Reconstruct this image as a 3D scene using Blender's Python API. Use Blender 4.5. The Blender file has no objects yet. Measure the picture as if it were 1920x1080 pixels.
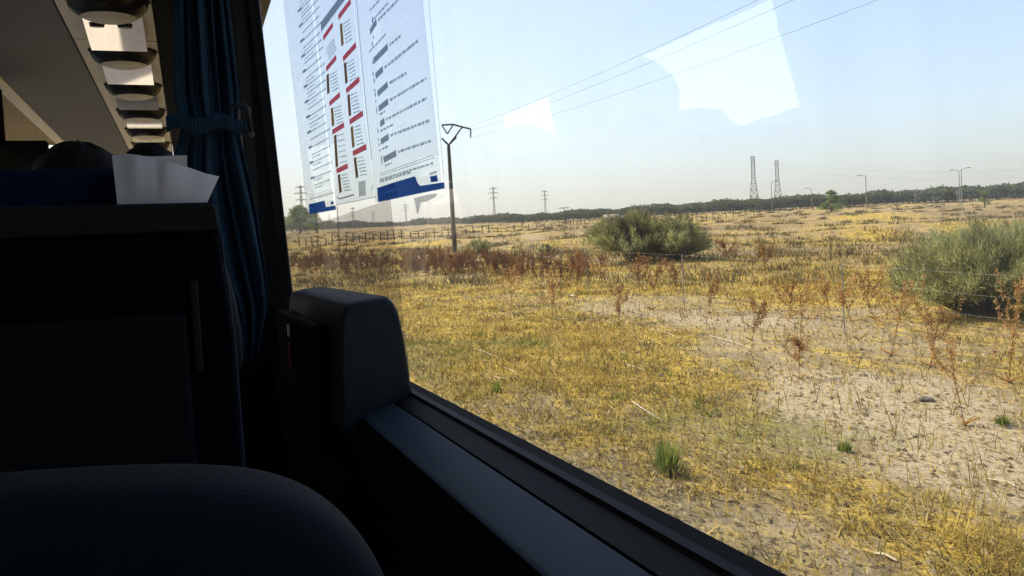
import bpy, math, random
import numpy as np
from mathutils import Vector, Matrix
rad = math.radians
scn = bpy.context.scene
COL = scn.collection

# ------------------------------------------------------------------ camera
F = 1598.0                                    # focal length in pixels of a 1920 px wide frame
EYE = Vector((0, 0, 2.3))
def cdir(x, y): return Vector(((x - 960) / F, -(y - 540) / F, -1.0))
AY = cdir(353, 500).normalized()              # direction of travel
AZ = cdir(353, 500).cross(cdir(1353, 500 - 1000 * math.tan(rad(3.0)))).normalized()
if AZ.y < 0: AZ = -AZ
AX = AY.cross(AZ)
ROT = Matrix((AX, AY, AZ))                    # camera space -> world
cam_d = bpy.data.cameras.new("camera"); cam = bpy.data.objects.new("camera", cam_d); COL.objects.link(cam)
cam_d.sensor_width = 36; cam_d.lens = F / 1920 * 36; cam_d.clip_start = 0.02; cam_d.clip_end = 20000
cam.matrix_world = Matrix.Translation(EYE) @ ROT.to_4x4()
scn.camera = cam
def ray(x, y): return ROT @ cdir(x, y)
def on_x(x, y, D): v = ray(x, y); return EYE + v * (D / v.x)
def on_y(x, y, D): v = ray(x, y); return EYE + v * (D / v.y)
def on_z(x, y, D): v = ray(x, y); return EYE + v * (D / v.z)
GD, GT = 0.40, 0.05                           # window glass: x = GD - GT * (z - eye)
def on_glass(x, y, off=0.0): v = ray(x, y); return EYE + v * ((GD - off) / (v.x + GT * v.z))
def gx(z, off=0.0): return GD - GT * (z - EYE.z) - off

# ------------------------------------------------------------------ world, sun, exposure
SUN_AZ, SUN_EL = rad(-48), rad(47)            # azimuth measured from +Y towards +X
w = bpy.data.worlds.new("World"); scn.world = w; w.use_nodes = True
nt = w.node_tree; bg = nt.nodes["Background"]
sky = nt.nodes.new("ShaderNodeTexSky"); sky.sky_type = 'NISHITA'; sky.sun_disc = False
sky.sun_elevation = SUN_EL; sky.sun_rotation = SUN_AZ
sky.air_density = 1.0; sky.dust_density = 3.2; sky.ozone_density = .6; sky.altitude = 0
nt.links.new(sky.outputs[0], bg.inputs[0]); bg.inputs[1].default_value = 0.15
sl = bpy.data.lights.new("sun", 'SUN'); sl.energy = 3.6; sl.angle = rad(0.53); sl.color = (1.0, 0.92, 0.78)
so = bpy.data.objects.new("sun", sl); COL.objects.link(so)
sd = Vector((math.sin(SUN_AZ) * math.cos(SUN_EL), math.cos(SUN_AZ) * math.cos(SUN_EL), math.sin(SUN_EL)))
so.rotation_euler = sd.to_track_quat('Z', 'Y').to_euler(); so.location = (0, 0, 60)
scn.view_settings.view_transform = 'Standard'; scn.view_settings.look = 'None'
scn.view_settings.gamma = 1; scn.view_settings.exposure = 1.0
scn.cycles.use_denoising = True
scn.cycles.max_bounces = 8; scn.cycles.transparent_max_bounces = 24
scn.cycles.caustics_reflective = False; scn.cycles.caustics_refractive = False

rng = np.random.default_rng(7); random.seed(7)

# ------------------------------------------------------------------ helpers
def link(o, parent=None):
    COL.objects.link(o)
    if parent is not None:
        o.parent = parent
    return o
def tag(o, label=None, cat=None, group=None, kind=None):
    if label: o["label"] = label
    if cat: o["category"] = cat
    if group: o["group"] = group
    if kind: o["kind"] = kind
    return o
def empty(name, loc, label, cat, group=None, rz=0):
    o = bpy.data.objects.new(name, None); o.empty_display_size = 0.1
    o.location = loc; o.rotation_euler = (0, 0, rz); COL.objects.link(o)
    return tag(o, label, cat, group)
class MB:
    def __init__(s): s.v = []; s.f = []; s.m = []
    def add(s, vs, fs, mi=0):
        b = len(s.v); s.v += [tuple(p) for p in vs]; s.f += [tuple(b + i for i in f) for f in fs]; s.m += [mi] * len(fs); return s
    def box(s, a, b, mi=0):
        (x0, y0, z0), (x1, y1, z1) = a, b
        return s.add([(x0,y0,z0),(x1,y0,z0),(x1,y1,z0),(x0,y1,z0),(x0,y0,z1),(x1,y0,z1),(x1,y1,z1),(x0,y1,z1)],
              [(0,3,2,1),(4,5,6,7),(0,1,5,4),(1,2,6,5),(2,3,7,6),(3,0,4,7)], mi)
    def tube(s, pts, r, n=6, mi=0, cap=True):
        pts = [Vector(p) for p in pts]; k = len(pts)
        rs = r if isinstance(r, (list, tuple)) else [r] * k
        b = len(s.v)
        for i, p in enumerate(pts):
            t = (pts[min(i + 1, k - 1)] - pts[max(i - 1, 0)]).normalized()
            u = t.cross(Vector((0, 0, 1)) if abs(t.z) < .9 else Vector((1, 0, 0))).normalized(); q = t.cross(u)
            for j in range(n):
                a = 2 * math.pi * j / n
                s.v.append(tuple(p + (u * math.cos(a) + q * math.sin(a)) * rs[i]))
        for i in range(k - 1):
            for j in range(n):
                s.f.append((b + i*n + j, b + i*n + (j+1) % n, b + (i+1)*n + (j+1) % n, b + (i+1)*n + j)); s.m.append(mi)
        if cap:
            s.f.append(tuple(b + j for j in range(n))[::-1]); s.m.append(mi)
            s.f.append(tuple(b + (k-1)*n + j for j in range(n))); s.m.append(mi)
        return s
    def prism(s, poly, axis, a, b, mi=0):
        """poly: 2-D outline; extruded along axis from a to b"""
        n = len(poly)
        def mk(p, t):
            return {'x': (t, p[0], p[1]), 'y': (p[0], t, p[1]), 'z': (p[0], p[1], t)}[axis]
        vs = [mk(p, a) for p in poly] + [mk(p, b) for p in poly]
        fs = [tuple(range(n)), tuple(range(2*n - 1, n - 1, -1))] + [(i, i + n, (i + 1) % n + n, (i + 1) % n) for i in range(n)]
        return s.add(vs, fs, mi)
    def build(s, name, mat, parent=None, smooth=False, bevel=0, seg=3, subsurf=0):
        me = bpy.data.meshes.new(name); me.from_pydata(s.v, [], s.f)
        for mt in (mat if isinstance(mat, (list, tuple)) else [mat]): me.materials.append(mt)
        me.polygons.foreach_set("material_index", s.m)
        import bmesh
        bm = bmesh.new(); bm.from_mesh(me)
        if len(s.f) < 20000 and not getattr(s, 'open', False): bmesh.ops.recalc_face_normals(bm, faces=bm.faces)
        bm.to_mesh(me); bm.free()
        if smooth or bevel: me.polygons.foreach_set("use_smooth", [True] * len(me.polygons))
        o = bpy.data.objects.new(name, me); link(o, parent)
        if bevel:
            m = o.modifiers.new("bevel", 'BEVEL'); m.width = bevel; m.segments = seg; m.limit_method = 'ANGLE'; m.angle_limit = rad(35)
            m2 = o.modifiers.new("wn", 'WEIGHTED_NORMAL')
        if subsurf:
            m = o.modifiers.new("sub", 'SUBSURF'); m.levels = m.render_levels = subsurf
        return o
def np_mesh(name, V, Fc, mat, parent=None, tint=None):
    """V (n,3), Fc (m,k) numpy; tint per-vertex float attribute"""
    me = bpy.data.meshes.new(name); k = Fc.shape[1]
    me.vertices.add(len(V)); me.vertices.foreach_set("co", V.astype(np.float32).ravel())
    me.loops.add(Fc.size); me.loops.foreach_set("vertex_index", Fc.astype(np.int32).ravel())
    me.polygons.add(len(Fc)); me.polygons.foreach_set("loop_start", np.arange(0, Fc.size, k, dtype=np.int32))
    me.update(calc_edges=True); me.materials.append(mat)
    if tint is not None:
        a = me.attributes.new("tint", 'FLOAT', 'POINT'); a.data.foreach_set("value", tint.astype(np.float32))
    o = bpy.data.objects.new(name, me); return link(o, parent)
def copy_tree(o, parent=None):
    c = o.copy(); COL.objects.link(c)
    if parent is not None: c.parent = parent
    for ch in list(o.children): copy_tree(ch, c)
    return c

# ------------------------------------------------------------------ materials
def mat(name, col, rough=.7, metal=0, var=.12, scale=20, bump=0, bscale=200, spec=.25, coat=0):
    m = bpy.data.materials.new(name); m.use_nodes = True; t = m.node_tree; b = t.nodes["Principled BSDF"]
    b.inputs["Roughness"].default_value = rough; b.inputs["Metallic"].default_value = metal
    b.inputs["Specular IOR Level"].default_value = spec; b.inputs["Coat Weight"].default_value = coat
    tc = t.nodes.new("ShaderNodeTexCoord"); no = t.nodes.new("ShaderNodeTexNoise")
    no.inputs["Scale"].default_value = scale; no.inputs["Detail"].default_value = 6
    t.links.new(tc.outputs["Object"], no.inputs["Vector"])
    r = t.nodes.new("ShaderNodeMapRange"); r.inputs[1].default_value = .3; r.inputs[2].default_value = .7
    r.inputs[3].default_value = 1 - var; r.inputs[4].default_value = 1 + var
    t.links.new(no.outputs["Fac"], r.inputs[0])
    mx = t.nodes.new("ShaderNodeVectorMath"); mx.operation = 'SCALE'; mx.inputs[0].default_value = col
    t.links.new(r.outputs[0], mx.inputs["Scale"]); t.links.new(mx.outputs[0], b.inputs["Base Color"])
    if bump:
        n2 = t.nodes.new("ShaderNodeTexNoise"); n2.inputs["Scale"].default_value = bscale; n2.inputs["Detail"].default_value = 4
        t.links.new(tc.outputs["Object"], n2.inputs["Vector"])
        bp = t.nodes.new("ShaderNodeBump"); bp.inputs["Strength"].default_value = bump; bp.inputs["Distance"].default_value = .01
        t.links.new(n2.outputs["Fac"], bp.inputs["Height"]); t.links.new(bp.outputs[0], b.inputs["Normal"])
    return m
def tint_mat(name, stops, rough=.85, trans=.38, scale=3.0):
    """leafy / straw material: colour ramp over the 'tint' attribute, a little translucency"""
    m = bpy.data.materials.new(name); m.use_nodes = True; t = m.node_tree; b = t.nodes["Principled BSDF"]
    b.inputs["Roughness"].default_value = rough; b.inputs["Specular IOR Level"].default_value = .2
    at = t.nodes.new("ShaderNodeAttribute"); at.attribute_name = "tint"
    rp = t.nodes.new("ShaderNodeValToRGB"); rp.color_ramp.elements.remove(rp.color_ramp.elements[0])
    rp.color_ramp.elements[0].position = stops[0][0]; rp.color_ramp.elements[0].color = (*stops[0][1], 1)
    for p, c in stops[1:]:
        e = rp.color_ramp.elements.new(p); e.color = (*c, 1)
    t.links.new(at.outputs["Fac"], rp.inputs[0]); t.links.new(rp.outputs[0], b.inputs["Base Color"])
    tr = t.nodes.new("ShaderNodeBsdfTranslucent"); t.links.new(rp.outputs[0], tr.inputs[0])
    mx = t.nodes.new("ShaderNodeMixShader"); mx.inputs[0].default_value = trans
    t.links.new(b.outputs[0], mx.inputs[1]); t.links.new(tr.outputs[0], mx.inputs[2])
    t.links.new(mx.outputs[0], t.nodes["Material Output"].inputs[0])
    return m
M = {}
M['trim'] = mat('dark_trim', (.017, .018, .018), .6, spec=.15, bump=.08, bscale=400)
M['black'] = mat('black_rubber', (.008, .008, .008), .6, spec=.15, bump=.03, bscale=60)
M['ledge'] = mat('grey_ledge_plastic', (.032, .056, .078), .55, bump=.05, bscale=500, var=.06)
M['box'] = mat('grey_housing_plastic', (.014, .019, .023), .6, bump=.1, bscale=600, var=.08)
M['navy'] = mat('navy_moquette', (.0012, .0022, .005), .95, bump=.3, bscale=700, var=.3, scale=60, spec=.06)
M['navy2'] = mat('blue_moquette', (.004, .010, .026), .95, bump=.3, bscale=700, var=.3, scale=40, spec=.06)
M['band'] = mat('dark_leatherette', (.007, .008, .0075), .65, spec=.15, bump=.15, bscale=300)
M['beige'] = mat('beige_ceiling_plastic', (.84, .74, .60), .5, var=.05, bump=.05, bscale=300)
M['rack'] = mat('grey_rack_plastic', (.095, .09, .095), .55, var=.08, bump=.06, bscale=300)
M['liner'] = mat('dark_liner', (.005, .006, .007), .85, spec=.08)
M['wallin'] = mat('grey_wall_lining', (.50, .46, .40), .8)
M['floor'] = mat('pale_floor', (.55, .50, .43), .7)
M['mirror'] = mat('polished_panel', (.82, .80, .76), .04, metal=1, var=.02)
M['gloss'] = mat('glossy_black', (.01, .01, .01), .08, var=.3)
M['hair'] = mat('dark_hair', (.006, .005, .004), .7, bump=.5, bscale=150, spec=.1)
M['skin'] = mat('skin', (.35, .2, .14), .55)
M['jumper'] = mat('dark_jumper', (.03, .03, .035), .9)
M['trouser'] = mat('dark_trousers', (.02, .022, .03), .9)
M['steel'] = mat('galvanised_steel', (.16, .165, .165), .55, metal=.4, var=.2, scale=3)
M['tower'] = mat('weathered_lattice_steel', (.13, .135, .14), .6, metal=.2, var=.15, scale=1)
M['rust'] = mat('dark_weathered_post', (.055, .05, .042), .8, var=.3, scale=8)
M['post'] = mat('dark_wooden_post', (.05, .035, .022), .9, var=.4, scale=4)
M['wire'] = mat('wire', (.14, .15, .15), .5, metal=.5)
M['fwire'] = mat('galvanised_wire', (.35, .34, .31), .5, metal=.3)
M['conc'] = mat('pale_post', (.17, .16, .145), .8, var=.2, scale=6)
M['stick'] = mat('bleached_stick', (.48, .41, .27), .8, var=.2, scale=8)
M['litter'] = mat('white_litter', (.75, .75, .72), .6)
M['white'] = mat('white_paint', (.7, .69, .66), .5)
M['bark'] = mat('pine_bark', (.09, .065, .05), .95, var=.3, scale=2)
M['render'] = mat('cream_render', (.5, .44, .34), .9, var=.15, scale=.6)
M['tile'] = mat('faded_tile_roof', (.30, .25, .20), .9, var=.2, scale=2)
M['teal'] = mat('teal_panel', (.05, .16, .18), .6)
M['grayrock'] = mat('grey_stone', (.10, .088, .07), .95, var=.3, scale=5, bump=.6, bscale=20)

def curtain_mat():
    m = mat('blue_curtain', (.024, .058, .100), .9, var=.25, scale=30, bump=.3, bscale=500, spec=.15)
    t = m.node_tree; b = t.nodes["Principled BSDF"]
    tr = t.nodes.new("ShaderNodeBsdfTranslucent"); tr.inputs[0].default_value = (.04, .095, .16, 1)
    mx = t.nodes.new("ShaderNodeMixShader"); mx.inputs[0].default_value = .35
    t.links.new(b.outputs[0], mx.inputs[1]); t.links.new(tr.outputs[0], mx.inputs[2]); t.links.new(mx.outputs[0], t.nodes["Material Output"].inputs[0])
    return m
M['curtain'] = curtain_mat()
def sheer_mat():
    m = mat('pale_blue_curtain', (.12, .16, .19), .9, var=.2, scale=30)
    t = m.node_tree; tr = t.nodes.new("ShaderNodeBsdfTranslucent"); tr.inputs[0].default_value = (.16, .20, .23, 1)
    mx = t.nodes.new("ShaderNodeMixShader"); mx.inputs[0].default_value = .6
    t.links.new(t.nodes["Principled BSDF"].outputs[0], mx.inputs[1]); t.links.new(tr.outputs[0], mx.inputs[2]); t.links.new(mx.outputs[0], t.nodes["Material Output"].inputs[0]); return m
M['sheer'] = sheer_mat()
def glass_mat():
    m = bpy.data.materials.new('window_glass'); m.use_nodes = True; t = m.node_tree; t.nodes.remove(t.nodes["Principled BSDF"])
    tp = t.nodes.new("ShaderNodeBsdfTransparent"); tp.inputs[0].default_value = (.97, .985, .99, 1)
    gl = t.nodes.new("ShaderNodeBsdfGlossy"); gl.inputs["Roughness"].default_value = 0.012
    # Schlick reflectance (same from both sides of the thin pane); double glazing has four faces
    lw = t.nodes.new("ShaderNodeLayerWeight"); lw.inputs[0].default_value = .5
    pw = t.nodes.new("ShaderNodeMath"); pw.operation = 'POWER'; pw.inputs[1].default_value = 5
    mu = t.nodes.new("ShaderNodeMath"); mu.operation = 'MULTIPLY_ADD'; mu.inputs[1].default_value = .38; mu.inputs[2].default_value = .088; mu.use_clamp = True
    mx = t.nodes.new("ShaderNodeMixShader"); t.links.new(lw.outputs["Facing"], pw.inputs[0]); t.links.new(pw.outputs[0], mu.inputs[0]); t.links.new(mu.outputs[0], mx.inputs[0])
    t.links.new(tp.outputs[0], mx.inputs[1]); t.links.new(gl.outputs[0], mx.inputs[2])
    # thin film of dust: vertical wipe streaks
    tc = t.nodes.new("ShaderNodeTexCoord"); mp = t.nodes.new("ShaderNodeMapping"); mp.inputs["Scale"].default_value = (1, 9, 1.2)
    no = t.nodes.new("ShaderNodeTexNoise"); no.inputs["Scale"].default_value = 1.6; no.inputs["Detail"].default_value = 5
    t.links.new(tc.outputs["Object"], mp.inputs[0]); t.links.new(mp.outputs[0], no.inputs["Vector"])
    rr = t.nodes.new("ShaderNodeMapRange"); rr.inputs[1].default_value = .45; rr.inputs[2].default_value = .8; rr.inputs[3].default_value = .02; rr.inputs[4].default_value = .07
    t.links.new(no.outputs["Fac"], rr.inputs[0])
    df = t.nodes.new("ShaderNodeBsdfTranslucent"); df.inputs[0].default_value = (.6, .58, .52, 1)
    m2 = t.nodes.new("ShaderNodeMixShader"); t.links.new(rr.outputs[0], m2.inputs[0]); t.links.new(mx.outputs[0], m2.inputs[1]); t.links.new(df.outputs[0], m2.inputs[2])
    t.links.new(m2.outputs[0], t.nodes["Material Output"].inputs[0]); return m
M['glass'] = glass_mat()
def film_mat(name, col, opac, kind='ShaderNodeBsdfTranslucent', tcol=(1, 1, 1)):
    m = bpy.data.materials.new(name); m.use_nodes = True; t = m.node_tree; t.nodes.remove(t.nodes["Principled BSDF"])
    tp = t.nodes.new("ShaderNodeBsdfTransparent"); tp.inputs[0].default_value = (*tcol, 1)
    d = t.nodes.new(kind); d.inputs[0].default_value = (*col, 1)
    no = t.nodes.new("ShaderNodeTexNoise"); no.inputs["Scale"].default_value = 5
    tc = t.nodes.new("ShaderNodeTexCoord"); t.links.new(tc.outputs["Object"], no.inputs["Vector"])
    r = t.nodes.new("ShaderNodeMapRange"); r.inputs[3].default_value = opac * .9; r.inputs[4].default_value = min(1, opac * 1.1)
    t.links.new(no.outputs["Fac"], r.inputs[0])
    mx = t.nodes.new("ShaderNodeMixShader"); t.links.new(r.outputs[0], mx.inputs[0])
    t.links.new(tp.outputs[0], mx.inputs[1]); t.links.new(d.outputs[0], mx.inputs[2]); t.links.new(mx.outputs[0], t.nodes["Material Output"].inputs[0])
    return m
M['film'] = film_mat('clear_poster_film', (.75, .78, .8), .20, tcol=(.84, .88, .90))
M['ink'] = film_mat('dark_ink', (.08, .11, .15), .35, 'ShaderNodeBsdfDiffuse', (.55, .62, .68))
M['ink2'] = film_mat('dark_ink_bold', (.08, .11, .18), .45, 'ShaderNodeBsdfDiffuse', (.40, .46, .55))
M['edge'] = film_mat('film_edge', (.1, .12, .14), .4, 'ShaderNodeBsdfDiffuse', (.5, .55, .6))
M['blueink'] = film_mat('blue_ink', (.02, .08, .30), .8, tcol=(.1, .2, .55))
M['redink'] = film_mat('red_ink', (.75, .06, .10), .75, tcol=(.75, .25, .3))
M['brownink'] = film_mat('brown_ink', (.22, .10, .05), .85, tcol=(.3, .2, .15))
M['ochreink'] = film_mat('ochre_ink', (.35, .2, .06), .85, tcol=(.4, .3, .15))
M['whiteink'] = film_mat('white_ink', (.8, .85, .9), .8, tcol=(.9, .9, .9))
M['greyink'] = film_mat('grey_ink', (.5, .52, .53), .4, tcol=(.6, .6, .6))

# ------------------------------------------------------------------ terrain
GA, GB = .0102, .0356
def hz(x, y):
    """height of the ground; x, y may be arrays"""
    x = np.asarray(x, float); y = np.asarray(y, float)
    r = np.hypot(x, y)
    z = GA * x + GB * y
    far = np.clip((r - 6) / 60, 0, 1)
    z = z + .05 * np.sin(x * 1.1 + .4 * y) * np.sin(y * .7 + .6) * np.clip((x - 3) / 4, 0, 1)
    z = z + far * (.22 * np.sin(x * .16 + 1.3) * np.sin(y * .09 + .4) + .12 * np.sin(x * .37 + y * .21))
    # two low banks crossing the field
    for (c, a, wd, h) in ((58, .25, 3.0, .55), (88, .1, 4.0, .5)):
        s = (y + a * x) - c
        z = z + h * np.exp(-(s / wd) ** 2) * np.clip((x - 6) / 20, 0, 1)
    # a shallow slope towards the roadside
    z = z - .35 * np.clip((3.2 - x) / 2.0, 0, 1) * (np.abs(x) < 20)
    return z
def ground_at(px, py):
    v = ray(px, py); s = -EYE.z / (v.z - GA * v.x - GB * v.y)
    for _ in range(12):
        p = EYE + v * s; s *= 1 + (float(hz(p.x, p.y)) - p.z) / max(1e-6, -2.3) * -1 * .0 
    # march for the first crossing
    t = 2.0; p = EYE + v * t
    while t < 3000:
        p = EYE + v * t
        if p.z <= float(hz(p.x, p.y)): break
        t *= 1.004
    return Vector((p.x, p.y, float(hz(p.x, p.y))))

def vnoise(x, y, s, seed):
    """smooth value noise"""
    g = np.random.default_rng(seed).uniform(0, 1, (256, 256)); x = np.asarray(x)*s + 1000.3; y = np.asarray(y)*s + 1000.7
    xi = np.floor(x).astype(int); yi = np.floor(y).astype(int); u = x-xi; v = y-yi; u = u*u*(3-2*u); v = v*v*(3-2*v)
    f = lambda a, b: g[a % 256, b % 256]
    return (f(xi, yi)*(1-u) + f(xi+1, yi)*u)*(1-v) + (f(xi, yi+1)*(1-u) + f(xi+1, yi+1)*u)*v
def fbm(x, y, s, seed, o=4):
    t = 0; a = .5
    for k in range(o): t = t + a*vnoise(x, y, s*2**k, seed+k); a *= .5
    return t/(1-.5**o)
# patches: px, py in the photograph -> place on the ground; radii in metres across / along the road; value
PATCH = [(cx_, cy_, ra, rb, v) for cx_, cy_, ra, rb, v in (
    (900, 620, 2.0, 6, .75), (1050, 640, 1.6, 4, .8), (1150, 690, 1.2, 2.5, .6), (820, 560, 3, 9, .6), (985, 580, 1.4, 4, -.7), (1010, 560, 1.2, 5, -.6),
    (1300, 600, 2.2, 3.5, -.7), (1450, 610, 2.0, 3.0, -.85), (1600, 590, 2.0, 3.0, -.75), (1250, 565, 1.5, 4, -.4), (1500, 545, 3.5, 5, .7), (1250, 530, 4, 7, .6), (1650, 530, 4, 5, .7),
    (1600, 760, 1.1, 1.5, -1.5), (1720, 740, 1.0, 1.2, -1.5), (1540, 720, .9, 1.4, -1.4), (1700, 840, .8, 1.0, -1.4), (1850, 870, .7, .8, -.8), (1800, 700, 1, 1.2, -.3),
    (1600, 1000, .5, 1.0, .6), (1800, 1000, .6, .8, .6), (1450, 900, .5, 1.0, .35), (1350, 700, 1.2, 1.6, -.3), (1450, 480, 6, 10, -.3), (1300, 470, 8, 10, -.3), (1750, 480, 8, 8, .4))]
_PW = [(ground_at(a, b), ra, rb, v) for a, b, ra, rb, v in PATCH]
def cover(x, y):
    x = np.asarray(x, float); y = np.asarray(y, float)
    wx = x + 1.6*(fbm(x, y, .35, 11, 3)-.5); wy = y + 3.0*(fbm(x, y, .3, 23, 3)-.5)
    c = .50 + (fbm(x, y, .09, 5, 3)-.5)*.7 + (fbm(x*1.3, y*.8, .55, 8, 3)-.5)*.9
    for p, ra, rb, v in _PW: c = c + v*.36*np.exp(-((wx-p.x)/ra)**2 - ((wy-p.y)/rb)**2)
    return c
def greenness(x, y):
    return np.clip((fbm(x, y, .5, 41, 4)-.50)*4, 0, 1)*np.clip(1.25 - np.asarray(x)/9, .0, 1)

az = np.radians(np.concatenate([np.arange(-180, -12, 4), np.arange(-12, 75, .35), np.arange(75, 180, 4)]))
rr_ = np.concatenate([[0.01], np.geomspace(1.0, 3200, 315)])
A_, R_ = np.meshgrid(az, rr_, indexing='ij')
gxx, gyy = R_ * np.sin(A_), R_ * np.cos(A_)
V = np.stack([gxx, gyy, hz(gxx, gyy)], -1).reshape(-1, 3); nr = len(rr_); na = len(az)
ii, jj = np.meshgrid(np.arange(na), np.arange(nr - 1), indexing='ij'); i2 = (ii + 1) % na
Fg = np.stack([ii * nr + jj, i2 * nr + jj, i2 * nr + jj + 1, ii * nr + jj + 1][::-1], -1).reshape(-1, 4)

def ground_material():
    m = bpy.data.materials.new('dry_steppe_ground'); m.use_nodes = True; t = m.node_tree; N = t.nodes; L = t.links
    b = N["Principled BSDF"]; b.inputs["Roughness"].default_value = .95; b.inputs["Specular IOR Level"].default_value = .15
    tc = N.new("ShaderNodeTexCoord")
    def noise(sc, det, rough=.6, stretch=(1, 1, 1), dist=0):
        mp = N.new("ShaderNodeMapping"); mp.inputs["Scale"].default_value = stretch
        n = N.new("ShaderNodeTexNoise"); n.inputs["Scale"].default_value = sc; n.inputs["Detail"].default_value = det
        n.inputs["Roughness"].default_value = rough; n.inputs["Distortion"].default_value = dist
        L.new(tc.outputs["Object"], mp.inputs[0]); L.new(mp.outputs[0], n.inputs["Vector"]); return n.outputs["Fac"]
    def rng_(src, a, b_, c=0., d=1.):
        r = N.new("ShaderNodeMapRange"); r.inputs[1].default_value = a; r.inputs[2].default_value = b_; r.inputs[3].default_value = c; r.inputs[4].default_value = d
        L.new(src, r.inputs[0]); return r.outputs[0]
    def math_(op, a, b_):
        n = N.new("ShaderNodeMath"); n.operation = op
        for i, s in enumerate((a, b_)):
            if isinstance(s, (int, float)): n.inputs[i].default_value = s
            else: L.new(s, n.inputs[i])
        return n.outputs[0]
    def mix(fac, a, b_):
        n = N.new("ShaderNodeMix"); n.data_type = 'RGBA'
        if isinstance(fac, float): n.inputs[0].default_value = fac
        else: L.new(fac, n.inputs[0])
        for i, s in ((6, a), (7, b_)):
            if isinstance(s, tuple): n.inputs[i].default_value = (*s, 1)
            else: L.new(s, n.inputs[i])
        return n.outputs[2]
    sep = N.new("ShaderNodeSeparateXYZ"); L.new(tc.outputs["Object"], sep.inputs[0]); X, Yc = sep.outputs[0], sep.outputs[1]
    big = noise(.10, 4, .55); med = noise(.55, 6, .65, (1, .6, 1)); fine = noise(3.2, 8, .72, (1.3, .55, 1)); tiny = noise(22, 5, .7, (1.4, .5, 1))
    xn = math_('ADD', X, math_('MULTIPLY', math_('SUBTRACT', med, .5), 4.0))
    soil = mix(rng_(fine, .35, .65), (.12, .088, .042), (.36, .285, .155))
    straw = mix(rng_(fine, .38, .62), (.21, .14, .024), (.48, .335, .055))
    brown = mix(rng_(fine, .4, .6), (.10, .07, .035), (.25, .18, .09))
    green = mix(rng_(tiny, .4, .6), (.08, .085, .025), (.20, .20, .05))
    # straw versus bare soil
    ac = N.new("ShaderNodeAttribute"); ac.attribute_name = 'cover'; ag = N.new("ShaderNodeAttribute"); ag.attribute_name = 'green'
    f3 = math_('ADD', ac.outputs["Fac"], math_('MULTIPLY', math_('SUBTRACT', fine, .5), 2.2))
    c = mix(rng_(f3, .22, .72), soil, straw)
    c = mix(math_('MULTIPLY', rng_(math_('ADD', ac.outputs['Fac'], math_('MULTIPLY', math_('SUBTRACT', fine, .5), .8)), .28, .05), .8), c, mix(rng_(tiny, .3, .6), (.22, .17, .10), (.44, .365, .235)))
    # brown scrubby strips beyond the fence
    fb = math_('MULTIPLY', rng_(noise(.06, 6, .65, (1, 1.5, 1)), .42, .56), rng_(xn, 13, 26, 0, .9))
    c = mix(fb, c, brown)
    # green tinge close to the road
    fg = math_('MULTIPLY', rng_(math_('ADD', ag.outputs['Fac'], math_('SUBTRACT', fine, .5)), .3, .7), .7)
    c = mix(fg, c, green)
    # gravelly verge
    fv = math_('MULTIPLY', rng_(xn, 2.6, 4.2, 1, 0), .8)
    c = mix(fv, c, mix(rng_(tiny, .42, .58), (.04, .036, .03), (.18, .155, .10)))
    # loose dark crumbs and pale flakes
    c = mix(math_('MULTIPLY', rng_(tiny, .36, .44, 1, 0), .65), c, (.055, .042, .028))
    c = mix(math_('MULTIPLY', rng_(noise(9, 4, .6, (1.5, .45, 1)), .60, .70), .55), c, (.42, .36, .23))
    L.new(c, b.inputs["Base Color"])
    bp = N.new("ShaderNodeBump"); bp.inputs["Strength"].default_value = .9; bp.inputs["Distance"].default_value = .07
    L.new(math_('ADD', fine, math_('MULTIPLY', tiny, .45)), bp.inputs["Height"]); L.new(bp.outputs[0], b.inputs["Normal"])
    return m
ground = np_mesh('ground', V, Fg, ground_material()); tag(ground, kind='structure')
for nm, fn in (('cover', cover), ('green', greenness)):
    at_ = ground.data.attributes.new(nm, 'FLOAT', 'POINT'); at_.data.foreach_set('value', fn(V[:, 0], V[:, 1]).astype(np.float32))
ground.data.polygons.foreach_set("use_smooth", [True] * len(ground.data.polygons))

# ------------------------------------------------------------------ blades, tufts (stuff)
def blades(P, H, W, lean, tint, name, material, label, heading=None):
    """one bent ribbon (2 quads->3 tris) per point"""
    n = len(P); a = rng.uniform(0, 2*np.pi, n); d = rng.uniform(0, 2*np.pi, n)
    if heading is not None: d = heading + rng.normal(0, .55, n) + np.pi*(rng.uniform(0, 1, n) < .5); a = d + np.pi/2
    side = np.stack([np.cos(a), np.sin(a), np.zeros(n)], -1) * W[:, None] / 2
    ln = np.stack([np.cos(d), np.sin(d), np.zeros(n)], -1) * (H * lean)[:, None]
    up = np.stack([np.zeros(n), np.zeros(n), H], -1)
    v0 = P - side; v1 = P + side; v2 = P + up * .55 + ln * .35 + side * .7; v3 = P + up * .55 + ln * .35 - side * .7; v4 = P + up + ln
    Vv = np.stack([v0, v1, v2, v3, v4], 1).reshape(-1, 3); b = np.arange(n)[:, None] * 5
    Ft = np.concatenate([b + [0, 1, 2], b + [0, 2, 3], b + [3, 2, 4]], 0)
    o = np_mesh(name, Vv, Ft, material, tint=np.repeat(tint, 5)); tag(o, label, name.replace('_', ' '), kind='stuff'); return o
def scatter(n, r0, r1, a0=8, a1=62, power=1.0):
    """points in the wedge the window looks at; density falls with distance"""
    a = np.radians(rng.uniform(a0, a1, n)); u = rng.uniform(0, 1, n)
    r = r0 * (r1 / r0) ** (u ** power); return r * np.sin(a), r * np.cos(a), r
def clumpy(x, y, n, spread):
    k = rng.integers(0, len(x), n); s = spread[k]
    X = x[k] + rng.normal(0, 1, n) * s; Y = y[k] + rng.normal(0, 1, n) * s; return X, Y, k
M['straw'] = tint_mat('dry_straw', [(0, (.09, .06, .025)), (.3, (.24, .165, .035)), (.6, (.44, .32, .06)), (.85, (.49, .40, .17)), (1, (.15, .17, .035))])
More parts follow.
